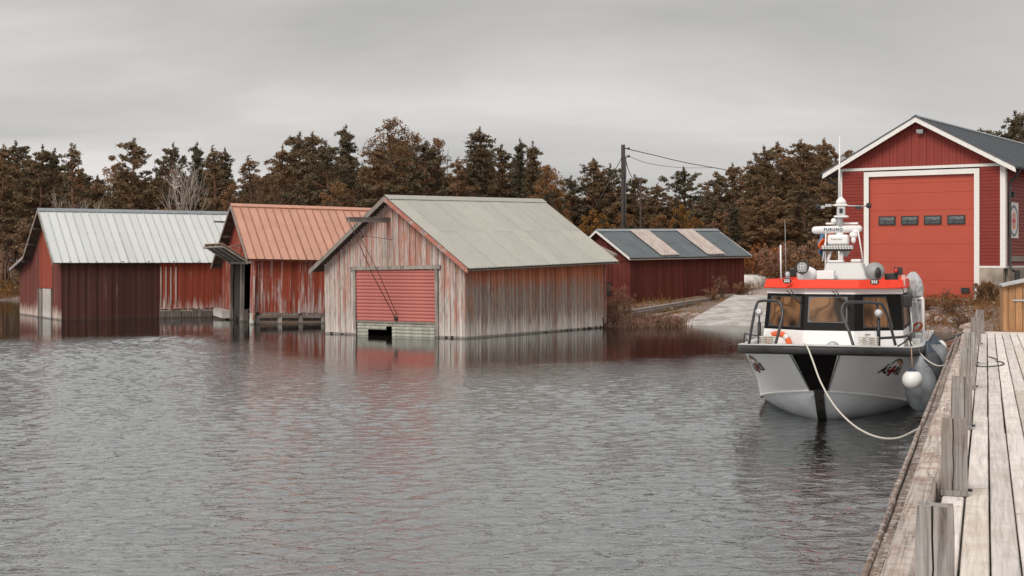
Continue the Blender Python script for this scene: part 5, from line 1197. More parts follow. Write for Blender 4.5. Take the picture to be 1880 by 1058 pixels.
# black bow panel and keel strip
a0, a1 = Tu(0), Bc(0)
q = MB(); q.add([(-a0.x, a0.y - .004, a0.z), (a0.x, a0.y - .004, a0.z), (a1.x, a1.y - .01, a1.z), (-a1.x, a1.y - .01, a1.z)], [(0, 3, 2, 1)]); q.build('bow_panel', M['blackgloss'], bt)
ks = [(-1.76, .54), (-1.66, .37), (-1.48, .18), (-1.28, .03), (-.95, -.15)]
vs = []; 
for y, z in ks: vs += [(-.07, y - .03, z), (.07, y - .03, z), (.07, y + .06, z), (-.07, y + .06, z)]
fs = []
for i in range(len(ks) - 1):
    for c in range(4): fs.append((i * 4 + c, (i + 1) * 4 + c, (i + 1) * 4 + (c + 1) % 4, i * 4 + (c + 1) % 4))
MB().add(vs, fs).build('keel_strip', M['black'], bt)
# rubber gunwale, capping, foredeck and transom
out_ = [Tu(u) for u in US[::-1]]; ring = [Vector((-p.x, p.y, p.z)) for p in out_] + [Tu(u) for u in US]
def offs(ps, o_, dz):
    r_ = []
    for i, p in enumerate(ps):
        t_ = (ps[min(i + 1, len(ps) - 1)] - ps[max(i - 1, 0)]); t_.z = 0; t_.normalize(); n_ = Vector((-t_.y, t_.x, 0)) * -1; r_.append(p + n_ * o_ + Vector((0, 0, dz)))
    return r_
# outward direction check
sgn_o = 1 if offs(ring, .1, 0)[len(ring) // 2].y < ring[len(ring) // 2].y else -1
def band(name, mat, prof):
    """sweep a cross-section (outward offset, dz) round the gunwale"""
    rows_ = [offs(ring, sgn_o * o_, dz) for o_, dz in prof]; n_ = len(ring); vs = [p for r_ in rows_ for p in r_]; fs = []; k_ = len(prof)
    for j in range(k_):
        for i in range(n_ - 1): fs.append((j * n_ + i, j * n_ + i + 1, ((j + 1) % k_) * n_ + i + 1, ((j + 1) % k_) * n_ + i))
    return MB().add(vs, fs, True).build(name, mat, bt)
o = band('rubber_fender', M['black'], [(-.01, -.005), (.03, -.01), (.042, -.035), (.042, -.10), (.025, -.128), (-.02, -.135)])
band('gunwale_cap', M['deck_grey'], [(.03, .0), (.03, .022), (-.14, .022), (-.14, -.05), (-.12, -.05), (-.11, .0)])
dk_p = [Vector((p.x * .93, p.y, min(1.07, p.z - .06))) for p in offs(ring, sgn_o * -.2, 0)]
MB().add(dk_p, [tuple(range(len(dk_p)))[::-1]]).build('deck', M['deck_grey'], bt)
MB().box((0, 6.5, .5), (2.8, .06, 1.1)).build('transom', M['hull'], bt)
# cabin
low = [(-1.21, 3.9), (-1.21, .28), (-.44, -.30), (.42, -.30), (1.21, .28), (1.21, 3.9)]
top = [(-1.13, 3.8), (-1.13, .52), (-.42, .02), (.40, .02), (1.13, .52), (1.13, 3.8)]
ZL, ZW0, ZW1, ZT = 1.0, 1.40, 2.02, 2.13
def cab_pt(i, z):
    t_ = (z - ZL) / (ZT - ZL); a = low[i]; c = top[i]; return Vector((a[0] + (c[0] - a[0]) * t_, a[1] + (c[1] - a[1]) * t_, z))
def band_wall(name, z0, z1, mat, off=0.0, cap=None):
    vs = [cab_pt(i, z0) for i in range(6)] + [cab_pt(i, z1) for i in range(6)]
    if off:
        for v in vs: v.x *= 1 + off; v.y -= off
    fs = [(i, (i + 1) % 6, 6 + (i + 1) % 6, 6 + i) for i in range(6)]
    if cap: fs.append(tuple(range(6, 12)))
    return MB().add(vs, fs).build(name, mat, cabn)
cabn = empty('cabin', (0, 0, 0)); cabn.parent = bt
band_wall('cabin_wall', ZL, ZW0, M['cabin_white']); band_wall('window_band', ZW0, ZW1, M['blackgloss']); 
o = band_wall('cabin_wall', ZW1, ZT, M['cabin_white'], .012, True)
def pane(i, s0, s1, t0, t1, sk=0.0, name='window'):
    a, b_ = i, i + 1
    def pt(s_, t_): return cab_pt(a, ZW0 + (ZW1 - ZW0) * t_).lerp(cab_pt(b_, ZW0 + (ZW1 - ZW0) * t_), s_)
    n_ = (pt(1, 0) - pt(0, 0)).cross(pt(0, 1) - pt(0, 0)).normalized()
    if n_.y > 0 and i in (1, 2, 3): n_ = -n_
    P_ = [pt(s0, t0), pt(s1, t0), pt(s1 - sk, t1), pt(s0 + .0, t1)]; c_ = sum(P_, Vector()) / 4
    q = MB(); q.poly([c_ + (p - c_) * 1.07 + n_ * .008 for p in P_], .006, n_); w1 = q.build(name, M['blackmetal'], cabn)
    # rounded pane
    vs = []; nn = 28
    for k in range(nn):
        a_ = 2 * math.pi * k / nn; cx_, sx_ = math.cos(a_), math.sin(a_); ex = .28
        u_ = .5 + .5 * math.copysign(abs(cx_) ** ex, cx_); v_ = .5 + .5 * math.copysign(abs(sx_) ** ex, sx_)
        vs.append((P_[0].lerp(P_[1], u_)).lerp(P_[3].lerp(P_[2], u_), v_) + n_ * .013)
    q = MB(); q.add(vs, [tuple(range(nn))]); o = q.build('pane', M['amber'], w1); return n_
pane(1, .14, .90, .10, .90); pane(2, .10, .84, .24, .90); pane(3, .20, .78, .10, .90, .12); pane(4, .08, .4, .12, .9); pane(4, .45, .7, .12, .9)
# wipers
for (xa, ya, xb, yb, yl) in ((1444, 533, 1475, 562, .02), (1452, 533, 1480, 572, .02), (1527, 534, 1556, 560, -.12), (1534, 534, 1562, 566, -.12), (1598, 590, 1612, 612, -.05)):
    MB().tube([S(xa, ya, yl), S(xb, yb, yl - .06)], .009, 5).build('wiper', M['black'], cabn)
# roof with flared red rim
rlo = [(-1.17, 3.95), (-1.17, .50), (-.5, -.02), (.48, -.02), (1.17, .50), (1.17, 3.95)]
rhi = [(x * 1.02, y - .05 if y < 1 else y + .03) for x, y in rlo]
z0_, z1_ = ZT - .005, 2.265
vs = [(x, y, z0_) for x, y in [(a * 1.015, b_ - .07 if b_ < 1 else b_) for a, b_ in rlo]] + [(x, y, z1_) for x, y in rlo] + [(x * .965, y + .04 if y < 1 else y - .04, z1_) for x, y in rlo] + [(x * .965, y + .04 if y < 1 else y - .04, z0_ + .03) for x, y in rlo]
fs = []
for j in range(3):
    for i in range(6): fs.append((j * 6 + i, j * 6 + (i + 1) % 6, (j + 1) * 6 + (i + 1) % 6, (j + 1) * 6 + i))
fs.append(tuple(range(6))[::-1])
MB().add(vs, fs).build('roof_rim', M['rim_red'], bt)
MB().add([(x * .96, y + .045 if y < 1 else y - .045, z0_ + .05) for x, y in rlo], [tuple(range(6))[::-1]]).build('roof_deck', M['deck_grey'], bt)
MB().tube([Vector((x * 1.02, y - .075 if y < 1 else y, z0_)) for x, y in rlo], .012, 6).build('rim_bead', M['rim_red'], bt)
# --- roof fittings
mast = empty('mast', (0, 0, 0)); mast.parent = bt
ym = 1.25; k1 = 1 / ppm(ym)
def bx(name, par, px0, py0, px1, py1, yl, dep, mat, bev=.012):
    a = S(px0, py0, yl); c = S(px1, py1, yl); q = MB(); q.box(((a.x + c.x) / 2, yl + dep / 2, (a.z + c.z) / 2), (abs(c.x - a.x), dep, abs(a.z - c.z))); return bevel(q.build(name, mat, par), bev, 2)
M['dome_grey'] = plain('grey_plastic_dome', (.26, .26, .26), .45, var=.15)
a = [S(1517, 482, 1.1), S(1582, 482, 1.1), S(1592, 514, .95), S(1506, 514, .95)]
M['housing'] = plain('light_grey_housing', (.55, .54, .53), .5, var=.05)
vs = [a[3], a[2], a[2] + Vector((0, .8, 0)), a[3] + Vector((0, .8, 0)), a[0], a[1], a[1] + Vector((0, .6, 0)), a[0] + Vector((0, .6, 0))]
bevel(MB().add(vs, [(0, 3, 2, 1), (4, 5, 6, 7), (0, 1, 5, 4), (1, 2, 6, 5), (2, 3, 7, 6), (3, 0, 4, 7)]).build('mast_housing', M['housing'], mast), .03, 2)
bx('equipment_box', mast, 1499, 497, 1531, 513, .6, .3, M['cabin_white']); bx('hatch', mast, 1562, 476, 1580, 481, 1.15, .3, M['cabin_white']); bx('hatch', mast, 1520, 478, 1548, 482, 1.1, .3, M['cabin_white'])
for (p0, p1, r_) in (((1519, 482), (1526, 458), .028), ((1545, 482), (1545, 458), .035), ((1515, 508), (1516, 425), .012), ((1510, 480), (1516, 440), .012), ((1575, 422), (1585, 482), .012), ((1548, 512), (1546, 470), .022)):
    MB().tube([S(*p0, ym - .1), S(*p1, ym - .1)], r_, 8).build('mast_leg', M['cabin_white'], mast)
MB().tube([S(1550, 470, ym), S(1556, 460, ym)], .05, 8).build('horn', M['grey_metal'], mast)
bx('light_bar', mast, 1508, 450.5, 1566, 458, ym - .25, .12, M['dome_grey'], .006)
for k in range(11):
    for j in range(2): MB().ball(S(1510.5 + k * 5.2 + j * 1.5, 453 + j * 3, ym - .262), (.017, .012, .014), 8, 6).build('light_lens', M['cabin_white'], mast)
bx('light_bar_bracket', mast, 1510, 458, 1562, 461, ym - .2, .1, M['black'], .004)
bx('radar_base', mast, 1519, 431, 1557, 450, ym - .15, .3, M['cabin_white'], .04)
MB().tube([S(1541, 434, ym + .05), S(1541, 427, ym + .05)], .075, 12).build('radar_pivot', M['cabin_white'], mast)
ra = S(1491, 423, ym - .16); rb = S(1582, 420, ym + .2); rad = empty('radar_scanner', (0, 0, 0)); rad.parent = mast
dirv = (rb - ra).normalized(); rm = MB(); rr_ = .068
rm.tube([ra, ra + dirv * .02, ra + dirv * .06, rb - dirv * .06, rb - dirv * .02, rb], [.03, .055, rr_, rr_, .055, .03], 14); rm.build('scanner_bar', M['cabin_white'], rad)
# mast column with discs
MB().tube([S(1541, 430, ym + .05), S(1542, 370, ym + .05)], [.07, .05], 10).build('mast_column', M['galv'], mast)
for (y_, w0, w1) in ((397, 1531, 1556), (376, 1531, 1555)): bx('mast_platform', mast, w0, y_ - 1, w1, y_ + 2, ym - .05, .25, M['cabin_white'], .005)
bx('lamp', mast, 1537, 378, 1551, 396, ym - .03, .14, M['housing']); bx('lamp_lens', mast, 1541, 383, 1547, 391, ym - .05, .03, M['black'], .003)
MB().lathe([(.09, 0), (.09, .05), (.07, .08), (.03, .12), (1e-6, .13)], S(1544, 375, ym + .05), None, 14).build('gps_dome', M['cabin_white'], mast)
MB().lathe([(.05, -.03), (.055, .0), (.04, .04), (1e-6, .055)], S(1531, 406, ym), None, 12).build('gps_dome', M['cabin_white'], mast); MB().tube([S(1531, 407, ym), S(1532, 413, ym)], .01, 6).build('stalk', M['cabin_white'], mast)
bx('mast_yard', mast, 1516, 409, 1575, 412, ym + .1, .08, M['cabin_white'], .005)
MB().tube([S(1503, 380, ym), S(1530, 377, ym), S(1556, 378, ym), S(1594, 379, ym)], .012, 6).build('crossarm', M['galv'], mast)
for (px, py) in ((1502, 380), (1595, 378)): MB().lathe([(.0001, -.05), (.035, -.05), (.05, .0), (.045, .04), (.0001, .05)], S(px, py, ym - .03), Matrix.Rotation(R(70), 3, 'X'), 12).build('camera_head', M['black'], mast)
for (px, py) in ((1509, 380), (1576, 381), (1521, 377)): bx('camera_head', mast, px - 6, py - 2, px + 5, py + 3, ym - .03, .06, M['black'] if px > 1560 else M['galv'], .004)
q = MB(); a = S(1567, 432, ym); q.ball(a, (.075, .06, .06), 12, 8); q.ball(a + Vector((.03, 0, .06)), (.06, .05, .05), 10, 6); q.ball(a + Vector((.0, -.02, -.09)), (.045, .04, .06), 10, 6); q.build('camera_head', M['cabin_white'], mast)
# dotted and plain antennas
for (p0, p1, yl, r0, r1, mt) in (((1434, 512), (1433, 450), .75, .016, .014, 'cabin_white'), ((1443, 505), (1441, 405), .85, .006, .003, 'galv'), ((1541, 372), (1541.5, 250), 1.35, .026, .006, 'cabin_white')):
    MB().tube([S(*p0, yl), S(*p1, yl)], [r0, r1], 8).build('antenna', M[mt], bt)
# round searchlight
sl = S(1473, 491, .55); srch = empty('searchlight', sl); srch.parent = bt; Rx = Matrix.Rotation(R(90), 3, 'X')
MB().lathe([(.0001, -.06), (.09, -.05), (.118, .0), (.118, .03)], (0, 0, 0), Rx, 24).build('lamp_body', M['black'], srch); MB().lathe([(.0001, .034), (.105, .030)], (0, 0, 0), Rx, 24).build('lamp_lens', M['cabin_white'], srch)
MB().lathe([(.100, .02), (.100, .045), (.120, .045), (.120, .02)], (0, 0, 0), Rx, 24).build('lamp_rim', M['black'], srch)
for k in range(3):
    for j in range(3): MB().lathe([(.022, .0), (.027, .004), (.027, 0)], (-.055 + k * .055, -.036, -.055 + j * .055), Rx, 10).build('led_ring', M['housing'], srch)
MB().tube([(0, .02, -.1), (0, .02, -.2)], .02, 6).build('lamp_stand', M['cabin_white'], srch)
MB().ball(S(1482, 505, .85), (.19, .17, .15), 18, 10).build('antenna_dome', M['cabin_white'], bt); bx('loudhailer', bt, 1449, 492, 1460, 506, .7, .12, M['black'], .02)
q = MB(); c = S(1446, 505, .35); q.ball(c, (.045, .05, .06), 12, 8); q.tube([c, c - Vector((0, 0, .1))], .03, 8); q.build('camera_head', M['galv'], bt)
for px in (1446, 1606):
    c = S(px, 516 + (2 if px > 1500 else 0), -.07 if px > 1500 else .03); c.y -= .06; lb_ = empty('work_light', c); lb_.parent = bt
    MB().ball((0, 0, 0), (.078, .035, .046), 16, 10).build('lamp_body', M['black'], lb_)
    for j in (-1, 0, 1):
        for k in (-1, 1): MB().ball((j * .034, -.03, k * .014), (.016, .014, .012), 8, 6).build('lamp_lens', M['cabin_white'], lb_)
# grey radar-like dome with an open black mouth
M['dome_grey'] = plain('grey_plastic_dome', (.26, .26, .26), .45, var=.15)
c = S(1606, 499, .7); MB().ball(c, (.17, .2, .165), 20, 12).build('camera_dome', M['dome_grey'], bt); q = MB(); q.ball(c + Vector((.06, -.13, -.02)), (.062, .09, .105), 16, 10); q.build('dome_opening', M['black'], bt)
MB().box(c + Vector((-.05, 0, -.17)), (.36, .3, .05)).build('dome_base', M['cabin_white'], bt)
bx('equipment_box', bt, 1624, 502, 1648, 514, .9, .25, M['black'], .01)
nb_ = bx('navigation_light_screen', bt, 1641, 491, 1657, 505, .85, .05, M['black'], .003); M['red_lens'] = plain('red_light_lens', (.8, .03, .02), .3)
MB().ball(S(1645, 497, .80), (.028, .03, .038), 10, 8).build('navigation_light', M['red_lens'], bt)
m, nt, b = newmat('clear_acrylic'); M['acrylic'] = m; b.inputs['Base Color'].default_value = (.8, .7, .68, 1); b.inputs['Roughness'].default_value = .1; b.inputs['Alpha'].default_value = .35
bx('wind_deflector', bt, 1655, 505, 1662, 526, .55, .02, M['acrylic'], .002)
# deck rails (black bent tubes), stanchions with lamps
def rail(name, pts, r_, mat): return MB().tube(catm(pts, 6), r_, 8).build(name, mat, bt)
rb_ = M['blackmetal']; r_ = .024
rail('bow_rail', [S(1375, 632, -.9), S(1382, 590, -.85), S(1389, 560, -.8), S(1396, 553, -.8), S(1422, 553, -1.0), S(1433, 558, -1.05), S(1437, 576, -1.1), S(1431, 604, -1.2), S(1424, 632, -1.25)], r_, rb_)
rail('bow_rail', [S(1567, 636, -1.6), S(1557, 604, -1.5), S(1546, 578, -1.4), S(1548, 562, -1.35), S(1560, 555, -1.3), S(1612, 557, -1.0), S(1622, 563, -.95), S(1633, 592, -.85), S(1644, 634, -.75)], r_, rb_)
rail('side_rail', [S(1366, 630, -.2), S(1367, 614, -.2), S(1370, 613, -.2), S(1395, 617, -.9)], .013, rb_); rail('side_rail', [S(1375, 628, -.3), S(1374, 612, -.3), S(1398, 618, -.9)], .01, M['galv'])
rail('side_rail', [S(1617, 621, -.9), S(1655, 619, -.6), S(1668, 617, -.4), S(1671, 634, -.35)], .022, rb_); rail('side_rail', [S(1671, 617, -.3), S(1661, 628, -.4), S(1648, 636, -.5)], .014, rb_)
for (px, y0_, y1_, yl, ly) in ((1394, 632, 592, -.9, 573), (1613, 636, 585, -1.0, 575)):
    st_ = empty('deck_light', (0, 0, 0)); st_.parent = bt
    MB().tube([S(px, y0_, yl), S(px, y1_, yl)], .03, 8).build('stanchion', M['black'], st_); MB().tube([S(px, y1_, yl), S(px, ly, yl)], .015, 6).build('stem', M['blackmetal'], st_)
    c = S(px, ly, yl - .05); MB().lathe([(.0001, -.03), (.05, -.02), (.065, .01), (.065, .03)], c, Rx, 18).build('lamp_body', M['galv'], st_); MB().lathe([(.0001, .038), (.055, .031)], c, Rx, 18).build('lamp_lens', M['cabin_white'], st_)
    for j in range(3): MB().ball(c + Vector((.022 * math.cos(j * 2.1), -.036, .022 * math.sin(j * 2.1))), (.014, .008, .014), 8, 6).build('led_ring', M['housing'], st_)
rail('side_rail', [S(1611, 575, -.98), S(1611, 557, -1.0)], .02, rb_)
# grab rail on the cabin side, mirror
for dy in (0,): rail('grab_rail', [Vector((1.25, .5, 1.95)), Vector((1.28, .45, 1.9)), Vector((1.34, .3, 1.45)), Vector((1.30, .35, 1.35))], .012, M['galv'])
mr_ = bx('mirror', bt, 1657, 542, 1674, 564, .25, .06, M['black'], .02); rail('mirror_arm', [S(1655, 527, .3), S(1658, 534, .28), S(1662, 545, .28)], .009, M['black'])
# white stern post rails and grab post
rail('stern_rail', [S(1694, 632, 2.2), S(1694, 556, 2.2), S(1691, 549, 2.2), S(1686, 551, 2.4)], .032, M['cabin_white'])
# bollards and cleats, deck fittings
bx('mooring_cleat', bt, 1680, 612, 1692, 630, 1.2, .15, M['galv'], .01); bx('mooring_cleat', bt, 1674, 622, 1690, 632, .9, .12, M['housing'], .01)
MB().lathe([(.10, 0), (.10, .02), (.05, .06), (.0001, .07)], S(1529, 634, -.5) + Vector((0, 0, 0)), None, 16).build('deck_vent', M['galv'], bt)
bx('door_latch', bt, 1588, 614, 1598, 616, -.12, .02, M['black'], .002)
# --- lettering on the hull sides and the scanner
SPACE = [1.0]
def text_mesh(body, size, shear=0, ext=0):
    cu = bpy.data.curves.new('lettering', 'FONT'); cu.body = body; cu.size = size; cu.align_x = 'CENTER'; cu.align_y = 'CENTER'; cu.shear = shear; cu.offset = ext; cu.space_character = SPACE[0]
    ob = bpy.data.objects.new('lettering', cu); col.objects.link(ob); bpy.context.view_layer.update()
    me = bpy.data.meshes.new_from_object(ob.evaluated_get(bpy.context.evaluated_depsgraph_get())); bpy.data.objects.remove(ob); me.name = 'lettering'; return me
M['ink'] = plain('black_lettering', (.012, .012, .014), .5, var=0); M['ink_red'] = plain('dark_red_mark', (.26, .012, .012), .5, var=0); M['ink_blue'] = plain('blue_lettering', (.035, .08, .14), .5, var=0)
M['ink_orange'] = plain('orange_mark', (.75, .22, .04), .5, var=0); M['ink_grey'] = plain('grey_mark', (.12, .12, .12), .5, var=0)
def on_hull(me, sgn, off):
    """wrap a flat design (metres, centred) on the topside; on both sides it reads left to right"""
    uc, wc = .118, .46
    for v in me.vertices:
        x, y = v.co.x * (1 if sgn > 0 else -1), v.co.y; v.co = hullS(sgn, uc + x / 9.0 * (1.0), min(max(wc - y / .95, 0), 1), off)
    me.update(); return me
def arc_mesh(r0, r1, a0_, a1_, sx=1, sy=1, dx=0, dy=0, n=20):
    vs = []; 
    for k in range(n + 1):
        a = a0_ + (a1_ - a0_) * k / n
        tp = math.sin(math.pi * min(k / n * 1.25, 1)) ** .5 if True else 1
        rm_ = (r0 + r1) / 2; hw = (r1 - r0) / 2 * (.25 + .75 * tp)
        for r__ in (rm_ - hw, rm_ + hw): vs.append((dx + sx * r__ * math.cos(a), dy + sy * r__ * math.sin(a), 0))
    return MB().add(vs, [(2 * k, 2 * k + 1, 2 * k + 3, 2 * k + 2) for k in range(n)]).mesh('emblem_arc')
for sgn in (-1, 1):
    k = 1.25      # the topside is foreshortened along its length
    for (s_, dx_) in (('ÅS', -.24), ('RS', .24)):
        me = text_mesh(s_, .20, .3, .006)
        for v in me.vertices: v.co.x = v.co.x * k + dx_; v.co.y -= .0
        obj('lettering', on_hull(me, sgn, .006), M['ink'], bt)
    cm = MB().add([(-.09, -.12, 0), (.02, -.12, 0), (.13, .12, 0), (.02, .12, 0), (-.13, -.035, 0), (.11, -.035, 0), (.16, .035, 0), (-.08, .035, 0)], [(0, 1, 2, 3), (4, 5, 6, 7)]).mesh('emblem_cross')
    for i_, v in enumerate(cm.vertices): v.co.x *= 1.0; v.co.y *= .85; v.co.z = 0
    obj('emblem_cross', on_hull(cm, sgn, .008), M['ink_red'], bt)
    obj('emblem_arc', on_hull(arc_mesh(.15, .185, R(155), R(-5), 1.6, 1.15, .10, .03), sgn, .006), M['ink_grey'], bt)
    obj('emblem_arc', on_hull(arc_mesh(.115, .145, R(110), R(-5), 1.6, 1.15, .10, .03), sgn, .006), M['ink_orange'], bt)
def flat_text(name, body, size, c, parent, mat, yaw=0.0, sx=1.0, ext=.004):
    me = text_mesh(body, size, 0, ext)
    for v in me.vertices: v.co.x *= sx
    Mx = Matrix.Translation(c) @ Matrix.Rotation(yaw, 4, 'Z') @ Matrix.Rotation(R(90), 4, 'X'); return obj(name, me, mat, parent, mw=Mx)
mid_ = S(1527, 420.5, ym - .09); yw = math.atan2(dirv.y, dirv.x); nrm_ = Vector((math.sin(yw), -math.cos(yw), 0)); mid_ = ra.lerp(rb, .40) + nrm_ * (rr_ + .003)
SPACE[0] = 1.3
flat_text('lettering', 'FURUNO', .072, mid_, rad, M['ink_blue'], yw, 1.0, .003)
flat_text('lettering', 'FURUNO', .035, S(1536, 440, ym - .153), mast, M['ink_grey'], 0, 1.2, .001)

# ------------------------------------------------------------------ things on and around the boat
def worldB(v): return Matrix.Translation(BO) @ Matrix.Rotation(BY, 4, 'Z') @ Vector(v)
def worldM(v, rot=Matrix.Identity(4)): return Matrix.Translation(worldB(v)) @ Matrix.Rotation(BY, 4, 'Z') @ rot
M['ring_orange'] = plain('orange_lifebuoy', (.80, .13, .035), .55, var=.08); M['band_white'] = plain('reflective_band', (.72, .72, .70), .4)
lr = empty('life_ring', (0, 0, 0), label='orange life ring with white bands leaning on the cabin front', cat='life ring'); lr.matrix_basis = worldM(S(1428, 633, -.35), Matrix.Rotation(R(-14), 4, 'X'))
def torus(R0, r0, a0_=0, a1_=2 * math.pi, n=30, m_=10):
    return MB().tube([Vector((R0 * math.cos(a0_ + (a1_ - a0_) * k / n), 0, R0 * math.sin(a0_ + (a1_ - a0_) * k / n))) for k in range(n + 1)], r0, m_)
o = torus(.19, .052).build('ring', M['ring_orange'], lr)
for a in (45, 135, 225, 315): torus(.19, .055, R(a - 11), R(a + 11), 5).build('reflective_band', M['band_white'], lr)
q = MB(); q.tube([Vector((.26 * math.cos(R(a)), -.03 if a % 90 else -.01, .26 * math.sin(R(a)) * 1.0)) for a in range(0, 361, 15)], .007, 5); q.build('grab_line', M['band_white'], lr)
M['rope'] = plain('off_white_rope', (.55, .51, .45), .9, var=.15, scale=60); M['rope_tan'] = plain('tan_rope', (.42, .27, .19), .9, var=.2)
M['rope_dark'] = plain('dark_grey_rope', (.08, .085, .085), .85, var=.2)
def coil(px, py, yl, label):
    e = empty('rope_coil', (0, 0, 0), label=label, cat='rope', group='rope coils on the foredeck'); e.matrix_basis = worldM(S(px, py, yl))
    q = MB(); rr = random.Random(px)
    for k in range(5):
        q.tube([Vector((.09 * math.cos(a / 12 * 6.283) + rr.uniform(-.004, .004), .04 * math.sin(a / 12 * 6.283), .012 + k * .03 + rr.uniform(-.004, .004))) for a in range(13)], .009, 5)
    q.build('rope_turns', M['rope'], e); MB().tube([(0, 0, -.15), (0, 0, .14)], .03, 8).build('bollard', M['housing'], e)
coil(1404, 633, -.95, 'coiled white rope beside the life ring'); coil(1416, 633, -1.0, 'coiled white rope half hiding the life ring'); coil(1587, 635, -1.5, 'coiled white rope under the right bow rail'); coil(1602, 635, -1.45, 'second coil of white rope next to the deck light on the right')
# covered gear at the stern, wrapped in a silver tarpaulin
M['tarp'] = plain('silver_tarpaulin', (.42, .43, .44), .5, metal=.1, var=.2, scale=4)
cv_ = []; fs = []; rows_ = 18; seg_ = 48
pf = [(626, 11), (612, 16), (600, 19), (588, 18), (576, 19), (566, 18), (556, 20), (549, 19), (546, 16), (542, 20), (534, 20), (524, 19), (515, 16.5), (508, 12), (503, 8), (500, 3.5)]
for i, (py, hw) in enumerate(pf):
    c = S(1676 + (1 if i < 9 else 0), py, 2.6)
    for k in range(seg_):
        a = 6.283 * k / seg_; nn_ = mnoise.noise(Vector((math.cos(a) * 1.6, math.sin(a) * 1.6, i * .33))); f_ = .92 - .30 * abs(nn_) * (1.3 if i < 12 else .9) + .10 * math.sin(a * 7 + i * .5 + 3 * nn_)
        cv_.append(c + Vector((math.cos(a) * hw / ppm(2.6) * f_, math.sin(a) * hw / ppm(2.6) * 1.1 * f_, .01 * math.sin(a * 3))))
for i in range(len(pf) - 1):
    for k in range(seg_): fs.append((i * seg_ + k, i * seg_ + (k + 1) % seg_, (i + 1) * seg_ + (k + 1) % seg_, (i + 1) * seg_ + k))
fs.append(tuple((len(pf) - 1) * seg_ + k for k in range(seg_)))
tp = empty('covered_gear', (0, 0, 0), label='upright stern gear wrapped in a silver tarpaulin beside the cabin', cat='covered gear'); tp.matrix_basis = worldM((0, 0, 0))
MB().add(cv_, fs, False).build('tarpaulin', M['tarp'], tp)
MB().tube([S(1677 + 19 * math.cos(a / 8 * 6.283), 546, 2.6 + .22 * math.sin(a / 8 * 6.283)) for a in range(9)], .008, 5).build('lashing', M['wire'], tp)
q = MB(); c = S(1684, 600, 2.0)
of_ = empty('line_bundle', (0, 0, 0), label='orange brown bundle of line hanging by the stern rail', cat='line bundle'); of_.matrix_basis = worldM((0, 0, 0))
M['bundle'] = plain('orange_brown_line', (.42, .12, .04), .9, var=.5, scale=40)
for k in range(14):
    rr = random.Random(k); q.tube([c + Vector((.10 * math.cos(a / 10 * 6.283) * rr.uniform(.6, 1), .06 * math.sin(a / 10 * 6.283 + k) * rr.uniform(.5, 1), .08 * math.sin(a / 10 * 6.283 + rr.random()) )) for a in range(11)], .008, 4)
q.build('line', M['bundle'], of_)
# flag hanging behind the radar
fl = empty('flag', (0, 0, 0), label='crumpled blue and orange flag behind the radar mast', cat='flag'); fl.matrix_basis = worldM((0, 0, 0))
M['flag_blue'] = plain('blue_cloth', (.10, .17, .27), .8, var=.2); M['flag_orange'] = plain('orange_cloth', (.75, .16, .03), .8, var=.15)
def cloth(px0, px1, py0, py1, yl, mat, nm, ph=0, skew=0):
    vs = []; n1_, n2_ = 10, 12
    for i in range(n1_ + 1):
        for j in range(n2_ + 1):
            u_, v_ = i / n1_, j / n2_; p = S(px0 + (px1 - px0) * u_ + skew * v_ + 2.0 * math.sin(v_ * 6 + ph), py0 + (py1 - py0) * v_, yl); p.y += .06 * math.sin(u_ * 9 + v_ * 4 + ph); vs.append(p)
    return MB().add(vs, [(i * (n2_ + 1) + j, (i + 1) * (n2_ + 1) + j, (i + 1) * (n2_ + 1) + j + 1, i * (n2_ + 1) + j + 1) for i in range(n1_) for j in range(n2_)], True).build(nm, mat, fl)
cloth(1503, 1522, 428, 452, 1.9, M['flag_blue'], 'blue_field', 0); cloth(1505, 1519, 438, 458, 1.84, M['flag_orange'], 'orange_field', 1.5, -1); cloth(1519, 1530, 427, 436, 1.84, M['flag_orange'], 'orange_field', .5); cloth(1505, 1516, 452, 472, 1.95, M['flag_blue'], 'blue_field', 2)
# fenders
M['fender_grey'] = plain('grey_rubber_fender', (.20, .215, .225), .55, var=.3, scale=5); M['fender_dark'] = plain('dark_rubber_fender', (.06, .065, .07), .6, var=.3, scale=5); M['ball_white'] = plain('white_buoy', (.78, .76, .74), .4, var=.04); M['cap_blue'] = plain('navy_fender_cap', (.035, .05, .075), .5)
def fender(px, py, d, rw, rh, mat, cap, label, top_px, name='fender', line=M['rope_tan'], cat='fender'):
    c = at(px, py, d); e = empty(name, c, label=label, cat=cat, group='fenders between boat and pier')
    MB().ball((0, 0, 0), (rw, rw, rh), 26, 16).build('fender_body', mat, e)
    MB().lathe([(rw * .62, rh * .78), (rw * .42, rh * .93), (rw * .2, rh * 1.12), (rw * .1, rh * 1.3), (.0001, rh * 1.32)], (0, 0, 0), None, 16).build('fender_cap', cap, e)
    tp_ = at(*top_px) - c; MB().tube([(0, 0, rh * 1.25), tp_], .009, 5).build('lanyard', line, e); return e
fender(1675, 697, 22.35, .158, .152, M['ball_white'], M['cap_blue'], 'white ball fender with navy cap hanging in front of the big grey one', (1673, 638, 22.5))
fender(1691, 712, 22.95, .255, .395, M['fender_grey'], M['fender_grey'], 'big pear-shaped grey fender behind the white ball', (1687, 640, 23.0), line=M['rope_dark'])
fender(1714, 664, 25.3, .29, .37, M['fender_grey'], M['cap_blue'], 'second big grey fender farther aft against the pier', (1702, 632, 25.6), line=M['rope_dark'])
fender(1719, 640, 25.9, .19, .18, M['ball_white'], M['cap_blue'], 'white ball fender farther aft, above the second grey one', (1695, 600, 26.2))
fender(1703, 684, 24.6, .27, .42, M['fender_dark'], M['cap_blue'], 'dark fender squeezed between hull and the second grey one', (1697, 640, 24.5), line=M['rope_dark'])
